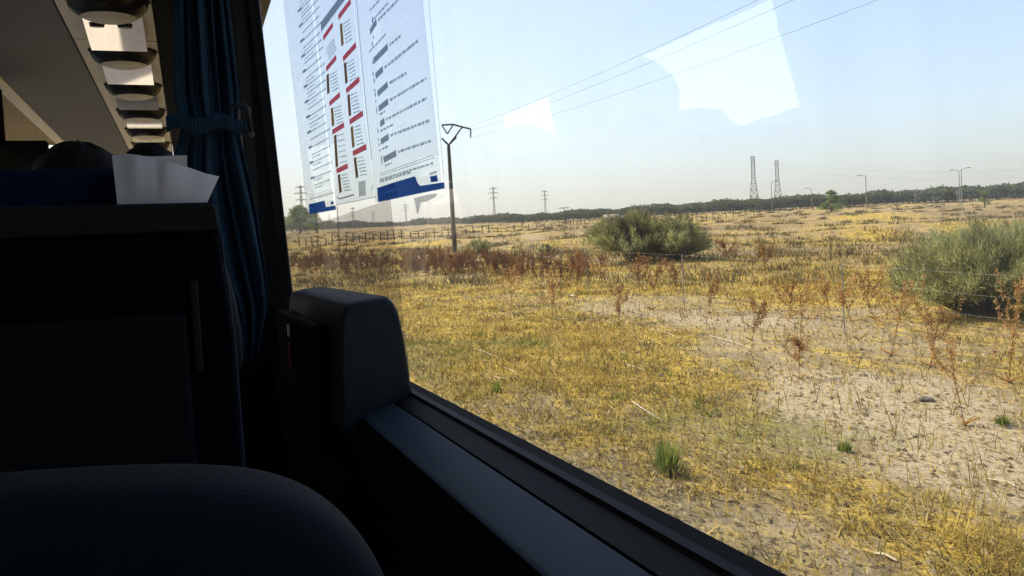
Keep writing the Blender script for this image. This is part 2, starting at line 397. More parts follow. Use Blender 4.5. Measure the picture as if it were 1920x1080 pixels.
cx, cy, cr = scatter(5200, 4.0, 75, power=.85)
cv_ = cover(cx, cy); keep = (cx > 3.1) & (rng.uniform(0, 1, len(cx)) < np.clip((cv_-.30)*2.2, .03, 1)); cx, cy, cr, cv_ = cx[keep], cy[keep], cr[keep], cv_[keep]
sp = rng.uniform(.04, .16, len(cx)) * (1 + cr / 25)
X_, Y_, k_ = clumpy(cx, cy, 60000, sp); rk = cr[k_]
ok = X_ > 3.0; X_, Y_, k_, rk = X_[ok], Y_[ok], k_[ok], rk[ok]
tk = np.clip(rng.uniform(.0, .85, len(cx))[k_] + rng.normal(0, .12, len(X_)), 0, .93)
grn = (rng.uniform(0, 1, len(cx)) < .05 + .75*greenness(cx, cy))[k_]; tk = np.where(grn, 1.0, tk)
blades(np.stack([X_, Y_, hz(X_, Y_)], -1), rng.uniform(.03, .12, len(X_)) * (1 + rk * .004), (.005 + rk * .0006) * rng.uniform(.6, 1.5, len(X_)), .9 + 0 * X_, tk,
       'dry_grass', M['straw'], 'short dry yellow grass tufts covering the roadside field')
cx, cy, cr = scatter(90000, 3.6, 40, power=.8); ok = (cx > 3.0) & (rng.uniform(0, 1, len(cx)) < np.clip((cover(cx, cy)-.15)*1.6, .1, 1)); cx, cy, cr = cx[ok], cy[ok], cr[ok]
blades(np.stack([cx, cy, hz(cx, cy)], -1), rng.uniform(.015, .05, len(cx)), (.008 + cr * .0009) * rng.uniform(.6, 1.6, len(cx)), 3.0 + 0 * cx,
       np.clip(rng.uniform(0, .9, len(cx)), 0, .9), 'flattened_straw', M['straw'], 'flattened pale straw and chaff lying over the soil', heading=np.pi/2)
cx, cy, cr = scatter(9000, 4.2, 60, power=.8); ok = cx > 3.4; cx, cy, cr = cx[ok], cy[ok], cr[ok]
tp = rng.uniform(0, 1, len(cx))
blades(np.stack([cx, cy, hz(cx, cy)], -1), rng.uniform(.10, .38, len(cx)), (.0035 + cr * .0005) * rng.uniform(.7, 1.4, len(cx)), .45 + 0 * cx,
       np.where(tp < .5, .45 + tp*.8, .1 + tp*.2), 'dry_stalks', M['straw'], 'thin dry stalks standing up out of the straw')
M['clod'] = tint_mat('soil_clods', [(0, (.06, .045, .025)), (.7, (.20, .155, .08)), (1, (.30, .24, .13))], trans=0)
cx, cy, cr = scatter(24000, 3.7, 34, power=.8); ok = (cx > 3.0) & (rng.uniform(0, 1, len(cx)) < 1.1 - cover(cx, cy)); cx, cy, cr = cx[ok], cy[ok], cr[ok]; n_ = len(cx)
sz = rng.uniform(.5, 1, n_)**3*.032*(1 + cr/30); P_ = np.stack([cx, cy, hz(cx, cy) - .004], -1); an = rng.uniform(0, 6.28, n_)
cor = [P_ + np.stack([np.cos(an + k*2.094)*sz*rng.uniform(.7, 1.4, n_), np.sin(an + k*2.094)*sz*rng.uniform(.7, 1.6, n_)*1.3, 0*an], -1) for k in range(3)] + [P_ + np.stack([0*an, 0*an, sz*rng.uniform(.5, 1.3, n_)], -1)]
b_ = np.arange(n_)[:, None]*4
o = np_mesh('soil_clods', np.stack(cor, 1).reshape(-1, 3), np.concatenate([b_ + [0, 1, 3], b_ + [1, 2, 3], b_ + [2, 0, 3]]), M['clod'], tint=np.repeat(rng.uniform(0, 1, n_), 4))
tag(o, 'small clods and crumbs of dry soil strewn over the verge', 'soil', kind='stuff')
M['scrub'] = tint_mat('brown_scrub', [(0, (0.053, 0.038, 0.022)), (.4, (0.120, 0.090, 0.038)), (.7, (0.195, 0.143, 0.053)), (1, (0.075, 0.090, 0.038))])
cx, cy, cr = scatter(1500, 26, 330, a0=6, power=.8)
sp = rng.uniform(.12, .5, len(cx)); X_, Y_, k_ = clumpy(cx, cy, 52000, sp * 1.2)
blades(np.stack([X_, Y_, hz(X_, Y_)], -1), rng.uniform(.12, .5, len(X_)) * (sp[k_] * 2.0 + .15), .012 + cr[k_] * .0007, .7 + 0 * X_,
       np.clip(rng.uniform(0, 1, len(cx))[k_] + rng.normal(0, .12, len(X_)), 0, 1), 'low_scrub', M['scrub'], 'low brown scrub dotted across the field up to the pines')

# ------------------------------------------------------------------ weeds
M['dock'] = tint_mat('rusty_dock_seed', [(0, (.055, .030, .018)), (.35, (.14, .062, .026)), (.7, (.30, .15, .05)), (1, (.46, .28, .10))])
def weed_arrays(h, seed, nbr=5, dens=1.0, seedsz=.012, spread=.35):
    g = np.random.default_rng(seed); Vs = []; Fs = []; Ts = []; nb = 0
    def ribbon(p0, p1, w, t):
        nonlocal nb
        d = p1 - p0; s = np.cross(d, [0, 0, 1.0]); s = s / (np.linalg.norm(s) + 1e-9) if np.linalg.norm(s) > 1e-6 else np.array([1., 0, 0])
        for q in (s, np.cross(d / np.linalg.norm(d), s)):
            Vs.append(np.array([p0 - q*w, p0 + q*w, p1 + q*w*.6, p1 - q*w*.6])); Fs.append(np.array([[nb, nb+1, nb+2], [nb, nb+2, nb+3]])); Ts.append(np.full(4, t)); nb += 4
    def seeds(p0, p1, n, sz, t):
        nonlocal nb
        u = g.uniform(0, 1, n); P = p0 + (p1 - p0) * u[:, None] + g.normal(0, sz * 1.1, (n, 3))
        a = g.normal(0, 1, (n, 3)); a /= np.linalg.norm(a, axis=1)[:, None]; b = g.normal(0, 1, (n, 3)); b /= np.linalg.norm(b, axis=1)[:, None]
        q = sz * g.uniform(.5, 1.3, n)[:, None]
        Vs.append(np.stack([P - a*q, P + a*q*.4 + b*q, P + a*q*.6 - b*q], 1).reshape(-1, 3)); Fs.append(nb + np.arange(3*n).reshape(-1, 3))
        Ts.append(np.repeat(np.clip(t + g.normal(0, .18, n), 0, 1), 3)); nb += 3*n
    lean = g.normal(0, .20, 2); top = np.array([lean[0]*h, lean[1]*h, h]); base = np.zeros(3)
    prev = base
    for k in range(1, 5):
        cur = top * k/4 + np.array([*g.normal(0, .012*h, 2), 0]); ribbon(prev, cur, .0035 + .0045*h*(1-k/5), .25); 
        if k >= 2: seeds(prev, cur, int(g.uniform(14, 50)*dens), seedsz, .5)
        prev = cur
    for i in range(nbr):
        u = g.uniform(.25, .85); p0 = top*u; a = g.uniform(0, 2*np.pi); L = h*g.uniform(.3, .95)*(1.15-u)
        pm = p0 + np.array([np.cos(a)*spread*L, np.sin(a)*spread*L, L*.5]); p1 = p0 + np.array([np.cos(a)*spread*1.3*L, np.sin(a)*spread*1.3*L, L*1.15])
        ribbon(p0, pm, .003, .3); ribbon(pm, p1, .0025, .35); seeds(p0 + (pm-p0)*.4, pm, int(22*dens), seedsz, .5); seeds(pm, p1, int(34*dens), seedsz*.9, .6)
    for i in range(5):      # withered leaves at the base
        a = g.uniform(0, 2*np.pi); ribbon(np.array([0, 0, .02]), np.array([np.cos(a)*.16*h, np.sin(a)*.16*h, .10*h]), .012, .8)
    return np.concatenate(Vs), np.concatenate(Fs), np.concatenate(Ts)
# the dense rusty band along the verge on the left, many hundreds of stalks
protos = [weed_arrays(1.0, 100 + i, 6, .75, .030, .4) for i in range(6)]
Vb, Fb, Tb = [], [], []; off = 0
for i in range(430):
    u = random.random(); px = 545 + 560 * u ** .85; py = 508 + random.gauss(0, 9) + (px - 750) * .012 + (8 if px > 950 else 0)
    if px > 980 and random.random() < .45: continue
    p = ground_at(px, py); r = math.hypot(p.x, p.y); hgt = random.uniform(.45, .95) * (1.0 if px < 950 else .9)
    v, f, t = protos[i % 6]; a = random.uniform(0, 6.28); ca, sa = math.cos(a), math.sin(a)
    v = v * hgt; v = np.stack([v[:, 0]*ca - v[:, 1]*sa, v[:, 0]*sa + v[:, 1]*ca, v[:, 2]], -1) + np.array(p)
    Vb.append(v); Fb.append(f + off); Tb.append(np.clip(t - .20 + random.uniform(-.12, .12), 0, 1)); off += len(v)
o = np_mesh('dry_weeds', np.concatenate(Vb), np.concatenate(Fb), M['dock'], tint=np.concatenate(Tb))
tag(o, 'dense band of rust brown seeding weeds beside the tall pole', 'weeds', kind='stuff')
# weeds one can tell apart
WEEDS = [  # base px, base py, top py, label
    (1200, 556, 484, 'slender rust brown weed standing below the big round bush'),
    (1222, 582, 500, 'taller rusty weed in front of the big round bush, right of the slender one'),
    (1128, 540, 478, 'rusty weed at the left foot of the big round bush'),
    (1085, 548, 470, 'rusty weed left of the leaning grey fence stake'),
    (1270, 548, 492, 'small brown weed under the right side of the big round bush'),
    (1378, 512, 455, 'thin brown weed standing alone right of the big round bush'),
    (1432, 508, 462, 'short brown weed in the yellow grass mid field'),
    (1505, 655, 540, 'rusty weed with dark stalk left of the branched orange weed'),
    (1610, 640, 528, 'branched orange weed with slanting stalks in the middle of the verge'),
    (1672, 668, 545, 'bright orange upright weed right of the branched one'),
    (1560, 600, 535, 'small rusty weed behind the branched orange weed'),
    (1808, 800, 660, 'pale orange weed standing over the bare sandy patch'),
    (1892, 720, 555, 'tallest bright orange weed at the right edge in front of the grey green bush'),
    (1500, 712, 640, 'straw coloured low weed above the sandy hollow'),
    (1480, 598, 530, 'thin dark stalked weed leaning left beside the fence stake'),
    (1640, 600, 525, 'thin tan weed between the branched weed and the right hand bush'),
    (1745, 690, 590, 'tan weed with drooping branches left of the right edge bush foot'),
    (1330, 590, 520, 'thin tan weed on the grey soil in the middle of the verge'),
    (1410, 640, 570, 'slight tan weed on the bare soil left of the hollow'),
    (1160, 610, 540, 'tan weed on the left part of the grey soil'),
    (1035, 600, 520, 'tawny weed among the straw right of the rusty band'),
    (960, 575, 505, 'tawny weed in front of the rusty band'),
]
for i, (px, pb, pt, lab) in enumerate(WEEDS):
    p = ground_at(px, pb); d = (p - EYE).length; h = (pb - pt) / F * d * 1.03
    v, f, t = weed_arrays(h, 500 + i, 9 if h > .9 else 7, 1.5, .0075 + .0007 * d, .55)
    root = empty('dry_weed', p, lab, 'weed', 'rusty seeding weeds on the verge', random.uniform(0, 6))
    np_mesh('seed_stalk', v, f, M['dock'], root, tint=np.clip(t + (.42 if 'orange' in lab else (.34 if 'straw' in lab or 'tawny' in lab else .05)), 0, 1))

# ------------------------------------------------------------------ broom bushes
M['broom'] = tint_mat('grey_green_broom', [(0, (0.095, 0.078, 0.039)), (.3, (0.189, 0.189, 0.072)), (.6, (0.311, 0.316, 0.123)), (.85, (0.460, 0.459, 0.189)), (1, (0.567, 0.512, 0.212))], trans=.48)
def bush(px, py, rx, ry, h, label, seed, nst=230, twig=62, lean=(0, 0), w=.010, dt=0):
    g = np.random.default_rng(seed); p = ground_at(px, py)
    root = empty('broom_bush', p, label, 'bush')
    stems = MB(); Vs = []; Ts = []
    K = [(g.uniform(0, 2*np.pi), g.uniform(.1, 1.0), g.uniform(.84, 1.06), g.uniform(.15, .75)) for _ in range(max(12, nst//9))]
    for i in range(nst):
        ka, ko, kh, kt = K[i % len(K)]; a = ka + g.normal(0, .20); out = min(1.1, max(.02, ko + g.normal(0, .10)))
        tip = np.array([np.cos(a)*rx*out + lean[0]*h, np.sin(a)*ry*out + lean[1]*h, h*(1.0 - .58*out**2)*g.uniform(.72, 1.02)*kh])
        b0 = np.array([np.cos(a)*rx*.12*out, np.sin(a)*ry*.12*out, -.02])
        mid = b0 + (tip - b0)*.5 + np.array([0, 0, h*.04])
        if i % 2 == 0: stems.tube([b0, mid, b0 + (tip-b0)*.78], [.022, .012, .005], 4, cap=False)
        # twigs: fine upright rods fanning from the stem
        n = twig; u = g.uniform(.28, 1.0, n) ** .8
        q = b0 + (tip - b0) * u[:, None] + g.normal(0, .035*h, (n, 3)); q[:, 2] = np.maximum(q[:, 2] + h*.05*np.sin(u*np.pi), .03)
        dirv = (tip - b0)/np.linalg.norm(tip - b0)*.7 + np.array([0, 0, .35]) + g.normal(0, .5, (n, 3)); dirv /= np.linalg.norm(dirv, axis=1)[:, None]
        L = h*g.uniform(.05, .15, n)[:, None]; s = np.cross(dirv, g.normal(0, 1, (n, 3))); s /= np.linalg.norm(s, axis=1)[:, None]
        ww = w*g.uniform(.6, 1.5, n)[:, None]
        Vs.append(np.stack([q - s*ww, q + s*ww, q + dirv*L*g.uniform(.8, 1.1, n)[:, None]], 1).reshape(-1, 3))
        tt = kt + dt + g.normal(0, .1)
        Ts.append(np.repeat(np.clip(tt + g.normal(0, .13, n), 0, 1), 3))
    Vv = np.concatenate(Vs); np_mesh('foliage', Vv, np.arange(len(Vv)).reshape(-1, 3), M['broom'], root, tint=np.concatenate(Ts))
    stems.open = True; stems.build('stem', M['bark'], root)
    return root
bush(1188, 492, 2.45, 2.2, 2.3, 'large round grey green broom bush in the middle of the field', 3, 330, 100, w=.013, lean=(-.05, 0), dt=-.10)
bush(1258, 488, 2.0, 1.8, 2.05, 'lower broom bush touching the right side of the large round one', 5, 220, 95, lean=(.08, 0), w=.013, dt=-.02)
bush(1840, 592, 1.7, 1.7, 1.95, 'feathery grey green broom bush at the right edge behind the wires', 9, 340, 130, w=.006, lean=(-.05, 0))
bush(1985, 575, 1.6, 1.6, 1.6, 'broom bush cut off by the right edge of the view', 12, 260, 110, w=.007)
bush(905, 476, 1.5, 1.3, 1.0, 'low dark green shrub right of the tall pole', 15, 90, 60, w=.02)
bush(1025, 480, .9, .8, .7, 'small grey shrub between tall pole and large round bush', 17, 50, 50, w=.02)
bush(1900, 478, 2.0, 1.5, 1.3, 'far low shrub behind the right hand broom bush', 19, 60, 50, w=.03)
M['fresh'] = tint_mat('fresh_green', [(0, (.09, .13, .02)), (.5, (.19, .24, .04)), (1, (.34, .36, .08))], trans=.5)
def green_plant(px, py, h, label, seed, n=260):
    g = np.random.default_rng(seed); p = ground_at(px, py); root = empty('green_plant', p, label, 'plant')
    a = g.uniform(0, 2*np.pi, n); e = g.uniform(0, .6, n); L = h*g.uniform(.4, 1.05, n)
    b = np.stack([g.normal(0, .03, n), g.normal(0, .03, n), np.zeros(n)], -1)
    d = np.stack([np.cos(a)*np.sin(e), np.sin(a)*np.sin(e), np.cos(e)], -1); s = np.stack([-np.sin(a), np.cos(a), 0*a], -1)*.006
    Vv = np.stack([b + d*L[:, None]*.2 - s, b + d*L[:, None]*.2 + s, b + d*L[:, None]], 1).reshape(-1, 3)
    np_mesh('leaf_tuft', Vv, np.arange(3*n).reshape(-1, 3), M['fresh'], root, tint=np.repeat(g.uniform(0, 1, n), 3))
green_plant(1252, 893, .36, 'bright green leafy weed near the bottom of the window, casting a small shadow', 31, 420)
green_plant(1585, 850, .14, 'tiny green tuft on the sandy soil in the right foreground', 32, 120)
green_plant(1880, 800, .14, 'tiny green tuft near the right edge beside the bare sand', 33, 120)
green_plant(930, 735, .18, 'small green tuft low on the left of the verge', 34, 120)

# ------------------------------------------------------------------ sticks, stones, litter
def stick(pts, label, r=.008):
    P = [ground_at(*q) for q in pts]; o0 = P[0].copy()
    root = MB(); k = len(P)
    root.tube([(p - o0) + Vector((0, 0, .025 + .012 * math.sin(i * 2.1))) for i, p in enumerate(P)], [r * (1 - .5 * i / k) for i in range(k)], 5)
    o = root.build('dry_stick', M['stick']); o.location = o0; tag(o, label, 'stick', 'bleached sticks lying on the verge')
stick([(880, 655), (905, 662), (942, 676)], 'longest pale stick lying on the left of the verge')
stick([(946, 693), (960, 699), (974, 706)], 'short pale stick just below the longest left one')
stick([(925, 710), (940, 713), (956, 716)], 'short pale stick nearest the window corner')
stick([(1186, 757), (1205, 772), (1225, 782), (1246, 795)], 'long forked pale stick in the middle of the verge')
stick([(1172, 686), (1190, 692), (1210, 697)], 'small pale twig above the long forked stick')
stick([(1220, 620), (1250, 628), (1276, 637)], 'pale stick lying under the rusty weeds in mid verge')
stick([(1330, 632), (1365, 642), (1408, 655)], 'slanting pale stick left of the rusty dark stalked weed')
stick([(1640, 1046), (1660, 1051), (1682, 1058)], 'whitish stick at the bottom right', .012)
stick([(1850, 903), (1890, 912), (1925, 925)], 'pale stick in the bottom right corner region', .006)
def litter(px, py, s, label):
    p = ground_at(px, py); mb = MB(); g = random.Random(px)
    n = 4
    vs = [((i/n-.5)*s, (j/n-.5)*s*.7, .02 + g.uniform(0, s*.35)) for i in range(n+1) for j in range(n+1)]
    fs = [(i*(n+1)+j, (i+1)*(n+1)+j, (i+1)*(n+1)+j+1, i*(n+1)+j+1) for i in range(n) for j in range(n)]
    mb.open = True; mb.add(vs, fs); o = mb.build('crumpled_paper', M['litter'], smooth=False); o.location = p; tag(o, label, 'litter')
litter(1072, 557, .14, 'white scrap of litter in the straw below the fence stake')
litter(973, 521, .16, 'white scrap of litter at the foot of the leaning stake')
litter(1430, 454, .35, 'distant white scrap of litter in mid field')
def stone(px, py, s, label, seed):
    import bmesh
    p = ground_at(px, py); bm = bmesh.new(); bmesh.ops.create_icosphere(bm, subdivisions=3, radius=1)
    g = random.Random(seed); ph = [g.uniform(0, 6) for _ in range(6)]
    for v in bm.verts:
        c = v.co; k = 1 + .14*math.sin(c.x*3+ph[0])*math.sin(c.y*4+ph[1]) + .1*math.sin(c.z*5+ph[2]) + .05*math.sin(c.x*11+ph[3])*math.sin(c.y*9)
        v.co = Vector((c.x*s*k, c.y*s*.8*k, max(-.25*s, c.z*s*.5*k)))
    me = bpy.data.meshes.new('stone'); bm.to_mesh(me); bm.free(); me.materials.append(M['grayrock'])
    o = bpy.data.objects.new('stone', me); COL.objects.link(o); o.location = p; tag(o, label, 'stone')
stone(1735, 752, .10, 'dark stone standing in for a shaded hollow in the sandy patch on the right', 1)  # dark stone added in place of the shade in a hollow of the sand
stone(1240, 706, .06, 'pebble in the yellow grass in mid verge', 4)

# ------------------------------------------------------------------ fences
def fence_far():
    root = empty('post_fence', ground_at(900, 436), 'long fence of short dark wooden posts crossing the far field', 'fence')
    inv = Matrix.Translation(-root.location)
    line = [(560, 462), (650, 456), (745, 449), (850, 442), (960, 433), (1060, 424), (1112, 419)]
    line2 = [(1280, 415), (1340, 411), (1425, 403)]
    tops = []
    def along(line, n, jit):
        out = []
        for i in range(n):
            u = i/(n-1)*(len(line)-1); k = min(int(u), len(line)-2); t = u-k
            out.append((line[k][0]*(1-t)+line[k+1][0]*t + random.uniform(-jit, jit), line[k][1]*(1-t)+line[k+1][1]*t))
        return out
    for ln, n in ((line, 44), (line2, 14)):
        pr = None
        for i, q in enumerate(along(ln, n, 2.0)):
            p = ground_at(*q); hgt = random.choice([1.25, 1.3, .85, 1.0]); h2 = Vector((random.uniform(-.05, .05), 0, hgt))
            mb = MB().tube([(0, 0, -.2), h2*.5, h2], [.075, .07, .065], 6)
            o = mb.build('post', M['post'], root); o.location = p - root.location
            top = p + Vector((0, 0, .8))
            if pr is not None: tops.append((pr, top))
            pr = top
fence_far()
def fence_near():
    root = empty('wire_fence', (11.0, 20, float(hz(11, 20))), 'low wire fence on thin grey stakes running along the verge', 'fence')
    P = []
    for i, (x, y, lean) in enumerate([(13.5, 43, .05), (12.8, 36.5, .0), (12.2, 30, -.28), (11.3, 23.4, -.05), (10.65, 17.0, .02), (10.6, 11.8, .05), (10.3, 5.5, 0), (10, -1, 0)]):
        z = float(hz(x, y)); b = Vector((x, y, z)); t = b + Vector((lean*.6, lean, 1.25))
        o = MB().tube([b - root.location - Vector((0, 0, .1)), t - root.location], .011, 6).build('stake', M['conc'], root); P.append((b, t))
    for u in (.5, .74, .98):
        pts = []
        for (b0, t0), (b1, t1) in zip(P, P[1:]):
            a = b0.lerp(t0, u); c = b1.lerp(t1, u); pts += [a - root.location, a.lerp(c, .5) - Vector((0, 0, .02)) - root.location]
        pts.append(c - root.location); wmb = MB(); wmb.open = True; wmb.tube(pts, .0012, 3, cap=False); wmb.build('wire', M['fwire'], root)
fence_near()

# ------------------------------------------------------------------ poles, pylons
def world_on(px, py, r):
    v = ray(px, py); return EYE + v * (r / math.hypot(v.x, v.y))
BP = ground_at(853, 473); BR_ = math.hypot(BP.x, BP.y)
pole = empty('power_pole', BP, 'tall dark single power pole with V shaped crossarm, nearest of the poles', 'power pole')
def W(px, py): return world_on(px, py, BR_) - BP
ptop = W(841, 273)
MB().tube([(0, 0, -.3), ptop*.5, ptop], [.17, .14, .11], 8).build('shaft', M['rust'], pole)
vb = MB()
for q in ((828, 259), (856, 257)): vb.tube([W(841.5, 272), W(*q)], .06, 5)
for a, b in (((841, 272), (866, 239)), ((838, 270), (831, 262)), ((866, 239), (852, 259))): vb.tube([W(*a), W(*b)], .045, 5)
vb.build('brace', M['rust'], pole)
MB().tube([W(828, 234.5), W(850, 233.5), W(868, 238.5), W(882.5, 242)], .06, 5).build('crossarm', M['rust'], pole)
INS = [(829, 236, 839, 251), (849, 235, 839, 251), (882.5, 242, 882.5, 258)]
for a, b, c, d in INS:
    A, B = W(a, b), W(c, d); pts = [A.lerp(B, i/10) for i in range(11)]
    MB().tube(pts, [.03 if i % 2 else .065 for i in range(11)], 6).build('insulator', M['rust'], pole)
def cable(a, b, sag, r, label, n=40, ext=1.0):
    """parabola from a through b, carried on to ext times the span"""
    a, b = Vector(a), Vector(b); pts = []
    for i in range(n+1):
        t = ext*i/n; p = a + (b - a)*t; p.z -= 4*sag*t*(1-t); pts.append(p - a)
    mb = MB().tube(pts, r, 5, cap=False); mb.open = True; o = mb.build('power_cable', M['wire']); o.location = a
    tag(o, label, 'cable', 'overhead power cables'); return o
for (sx, sy), (ex, ey), rr2, lab in (((839, 251), (1412, 4), 24, 'thickest overhead cable rising to the upper right from the tall pole'),
                                    ((866, 250), (1456, 14), 24, 'second overhead cable just below the thickest one'),
                                    ((882, 258), (1560, 32), 24, 'lowest of the three overhead cables from the tall pole')):
    cable(world_on(sx, sy, BR_), world_on(ex, ey, rr2), 0.22, .0065, lab, ext=1.6)

def lattice(px, pyb, pyt, r, arms, label, wb=.11, group='lattice pylons on the skyline', arm_w=.16, straight=.35):
    top = world_on(px, pyt, r); base = Vector((top.x, top.y, float(hz(top.x, top.y)))); H = top.z - base.z
    root = empty('lattice_pylon', base, label, 'pylon', group, math.atan2(-top.x, top.y))
    b = H*wb/2; n = 9; t_ = H*.0065; legs = []
    def hw(u): return b*(1-u/ (1-straight))+ b*.32*(u/(1-straight)) if u < 1-straight else b*.32
    def corner(u, sx, sy): return Vector((sx*hw(u), sy*hw(u), u*H))
    for sx in (-1, 1):
        for sy in (-1, 1):
            MB().tube([corner(u, sx, sy) for u in (0, (1-straight), 1)], t_, 4).build('leg', M['tower'], root)
    br = MB(); us = [1-(1-i/n)**1.15 for i in range(n+1)]
    for u0, u1 in zip(us, us[1:]):
        for s in (-1, 1):
            for (a, c) in (((-1, s), (1, s)), ((1, s), (-1, s)), ((s, -1), (s, 1)), ((s, 1), (s, -1))):
                br.tube([corner(u0, *a), corner(u1, *c)], t_*.6, 3, cap=False)
            br.tube([corner(u1, -1, s), corner(u1, 1, s)], t_*.6, 3, cap=False); br.tube([corner(u1, s, -1), corner(u1, s, 1)], t_*.6, 3, cap=False)
    br.open = True; br.build('bracing', M['tower'], root)
    for (u, L) in arms:
        mb = MB()
        for s in (-1, 1):
            mb.tube([(0, 0, u*H + H*.012), (s*L*H, 0, u*H)], t_*.8, 4); mb.tube([(0, 0, u*H - H*.012), (s*L*H, 0, u*H)], t_*.8, 4)
            mb.tube([(s*L*H, 0, u*H), (s*L*H, 0, u*H - H*.035)], t_*.9, 4)
        mb.build('arm', M['tower'], root)
    return root
lattice(1411, 376, 293, 620, [], 'left one of the two tall slim lattice towers on the skyline', wb=.20, straight=.40)
lattice(1456, 374, 301, 640, [], 'right one of the two tall slim lattice towers on the skyline', wb=.20, straight=.40)
AR = [(.97, .10), (.84, .13), (.70, .10)]
lattice(924.5, 403, 351, 560, AR, 'lattice pylon with three crossarms, first right of the dark pole', wb=.09)
lattice(1021, 400, 357, 600, AR, 'lattice pylon with three crossarms, second right of the dark pole', wb=.09)
lattice(563, 390, 348, 540, AR, 'lattice pylon seen left of the leftmost poster', wb=.10)
lattice(661, 420, 389, 560, [(.95, .12), (.78, .18), (.62, .14)], 'lattice pylon below the middle poster', wb=.2)
lattice(699, 420, 396, 900, AR, 'faint small pylon between middle and right poster', wb=.10)
lattice(760, 418, 383, 640, AR, 'lattice pylon below the right poster near the dark pole', wb=.10)
lattice(617, 421, 401, 900, AR, 'faintest pylon under the left poster banner', wb=.10)
def small_pole(px, pyt, r, label, name='utility_pole', arm=None, cat='pole', m='conc', rad_=.11):
    top = world_on(px, pyt, r); base = Vector((top.x, top.y, float(hz(top.x, top.y)))); H = top.z - base.z
    root = empty(name, base, label, cat, None, math.atan2(-top.x, top.y))
    MB().tube([(0, 0, -.2), (0, 0, H)], [rad_*1.3, rad_*.8], 6).build('shaft', M[m], root)
    if arm == 'T':
        MB().box((-1.6, -.08, H-.25), (1.6, .08, H-.05)).build('crossarm', M[m], root)
    if arm in ('lampL', 'lampR'):
        s = -1 if arm == 'lampL' else 1
        MB().tube([(0, 0, H-.1), (s*.7, 0, H+.25), (s*1.4, 0, H+.3)], .07, 6).build('arm', M[m], root)
        MB().box((s*1.2 if s > 0 else -2.0, -.16, H+.2), (2.0 if s > 0 else -1.2, .16, H+.38)).build('lamp_head', M['conc'], root, bevel=.05)
    return root
small_pole(1057, 389, 260, 'short T shaped wooden pole in front of the pine wood', arm='T', m='rust')
small_pole(632, 383, 260, 'thin dark pole under the middle poster', arm=None, m='rust')
small_pole(1446, 342, 270, 'street lamp between the two tall lattice towers', 'street_lamp', 'lampR', 'street lamp')
small_pole(1521, 354, 290, 'short street lamp right of the lattice towers', 'street_lamp', 'lampL', 'street lamp')
small_pole(1623, 330, 240, 'street lamp right of the round green tree', 'street_lamp', 'lampL', 'street lamp')
small_pole(1798, 320, 230, 'left mast of the close pair of street lamps', 'street_lamp', 'lampL', 'street lamp')
small_pole(1802, 318, 220, 'right mast of the close pair of street lamps, with lamp arm to the right', 'street_lamp', 'lampR', 'street lamp')
def road_sign(px, pyt, r, label):
    top = world_on(px, pyt, r); base = Vector((top.x, top.y, float(hz(top.x, top.y)))); H = top.z - base.z
    root = empty('road_sign', base, label, 'road sign', None, math.atan2(-top.x, top.y))
    MB().tube([(0, .05, -.1), (0, .05, H)], .06, 6).build('post', M['conc'], root)
    n = 20; MB().prism([(.45*math.cos(2*math.pi*i/n), H-.45 + .5*math.sin(2*math.pi*i/n)) for i in range(n)], 'y', -.03, 0).build('panel', M['conc'], root)
road_sign(1716, 362, 250, 'small pale road sign seen from behind on the skyline')
road_sign(1795, 357, 215, 'small round road sign at the foot of the paired lamps')
# distant cables between the towers
for (p0, p1, lab) in (((1411, 300), (1930, 318), 'faint upper distant cable leaving the lattice towers'), ((1456, 315), (1930, 332), 'faint lower distant cable leaving the lattice towers')):
    cable(world_on(*p0, 620), world_on(*p1, 560), 4, .035, lab)

# ------------------------------------------------------------------ farmhouse
def farmhouse():
    c = world_on(1146, 409, 175); z = c.z - .95
    root = empty('farm_building', (c.x, c.y, z), 'small cream hut with tiled roof half hidden behind the big bush', 'building', None, rad(-35))
    MB().box((-1.3, -1.2, -1.2), (1.3, 1.2, 1.15)).build('wall', M['render'], root)
    MB().prism([(-1.4, 1.15), (1.4, 1.15), (0, 1.75)], 'x', -1.5, 1.5).build('roof', M['tile'], root)
    for x in (-.7, .5): MB().box((x-.2, -1.23, .3), (x+.2, -1.203, .9)).build('window', M['gloss'], root)
farmhouse()
def truck():
    c = world_on(1160, 408, 190); z = c.z - .4
    root = empty('lorry', (c.x, c.y, z), 'distant teal lorry beside the small cream hut', 'lorry', None, rad(-30))
    MB().box((-.7, -.4, .1), (.5, .4, 1.0)).build('cargo_box', M['teal'], root, bevel=.05)
    MB().prism([(.55, .1), (1.0, .1), (1.0, .45), (.9, .8), (.55, .8)], 'y', -.36, .36).build('cab', M['white'], root, bevel=.05)
    for x in (-.4, .75):
        for y in (-.36, .36): MB().tube([(x, y-.05, .1), (x, y+.05, .1)], .14, 12).build('wheel', M['black'], root)
truck()

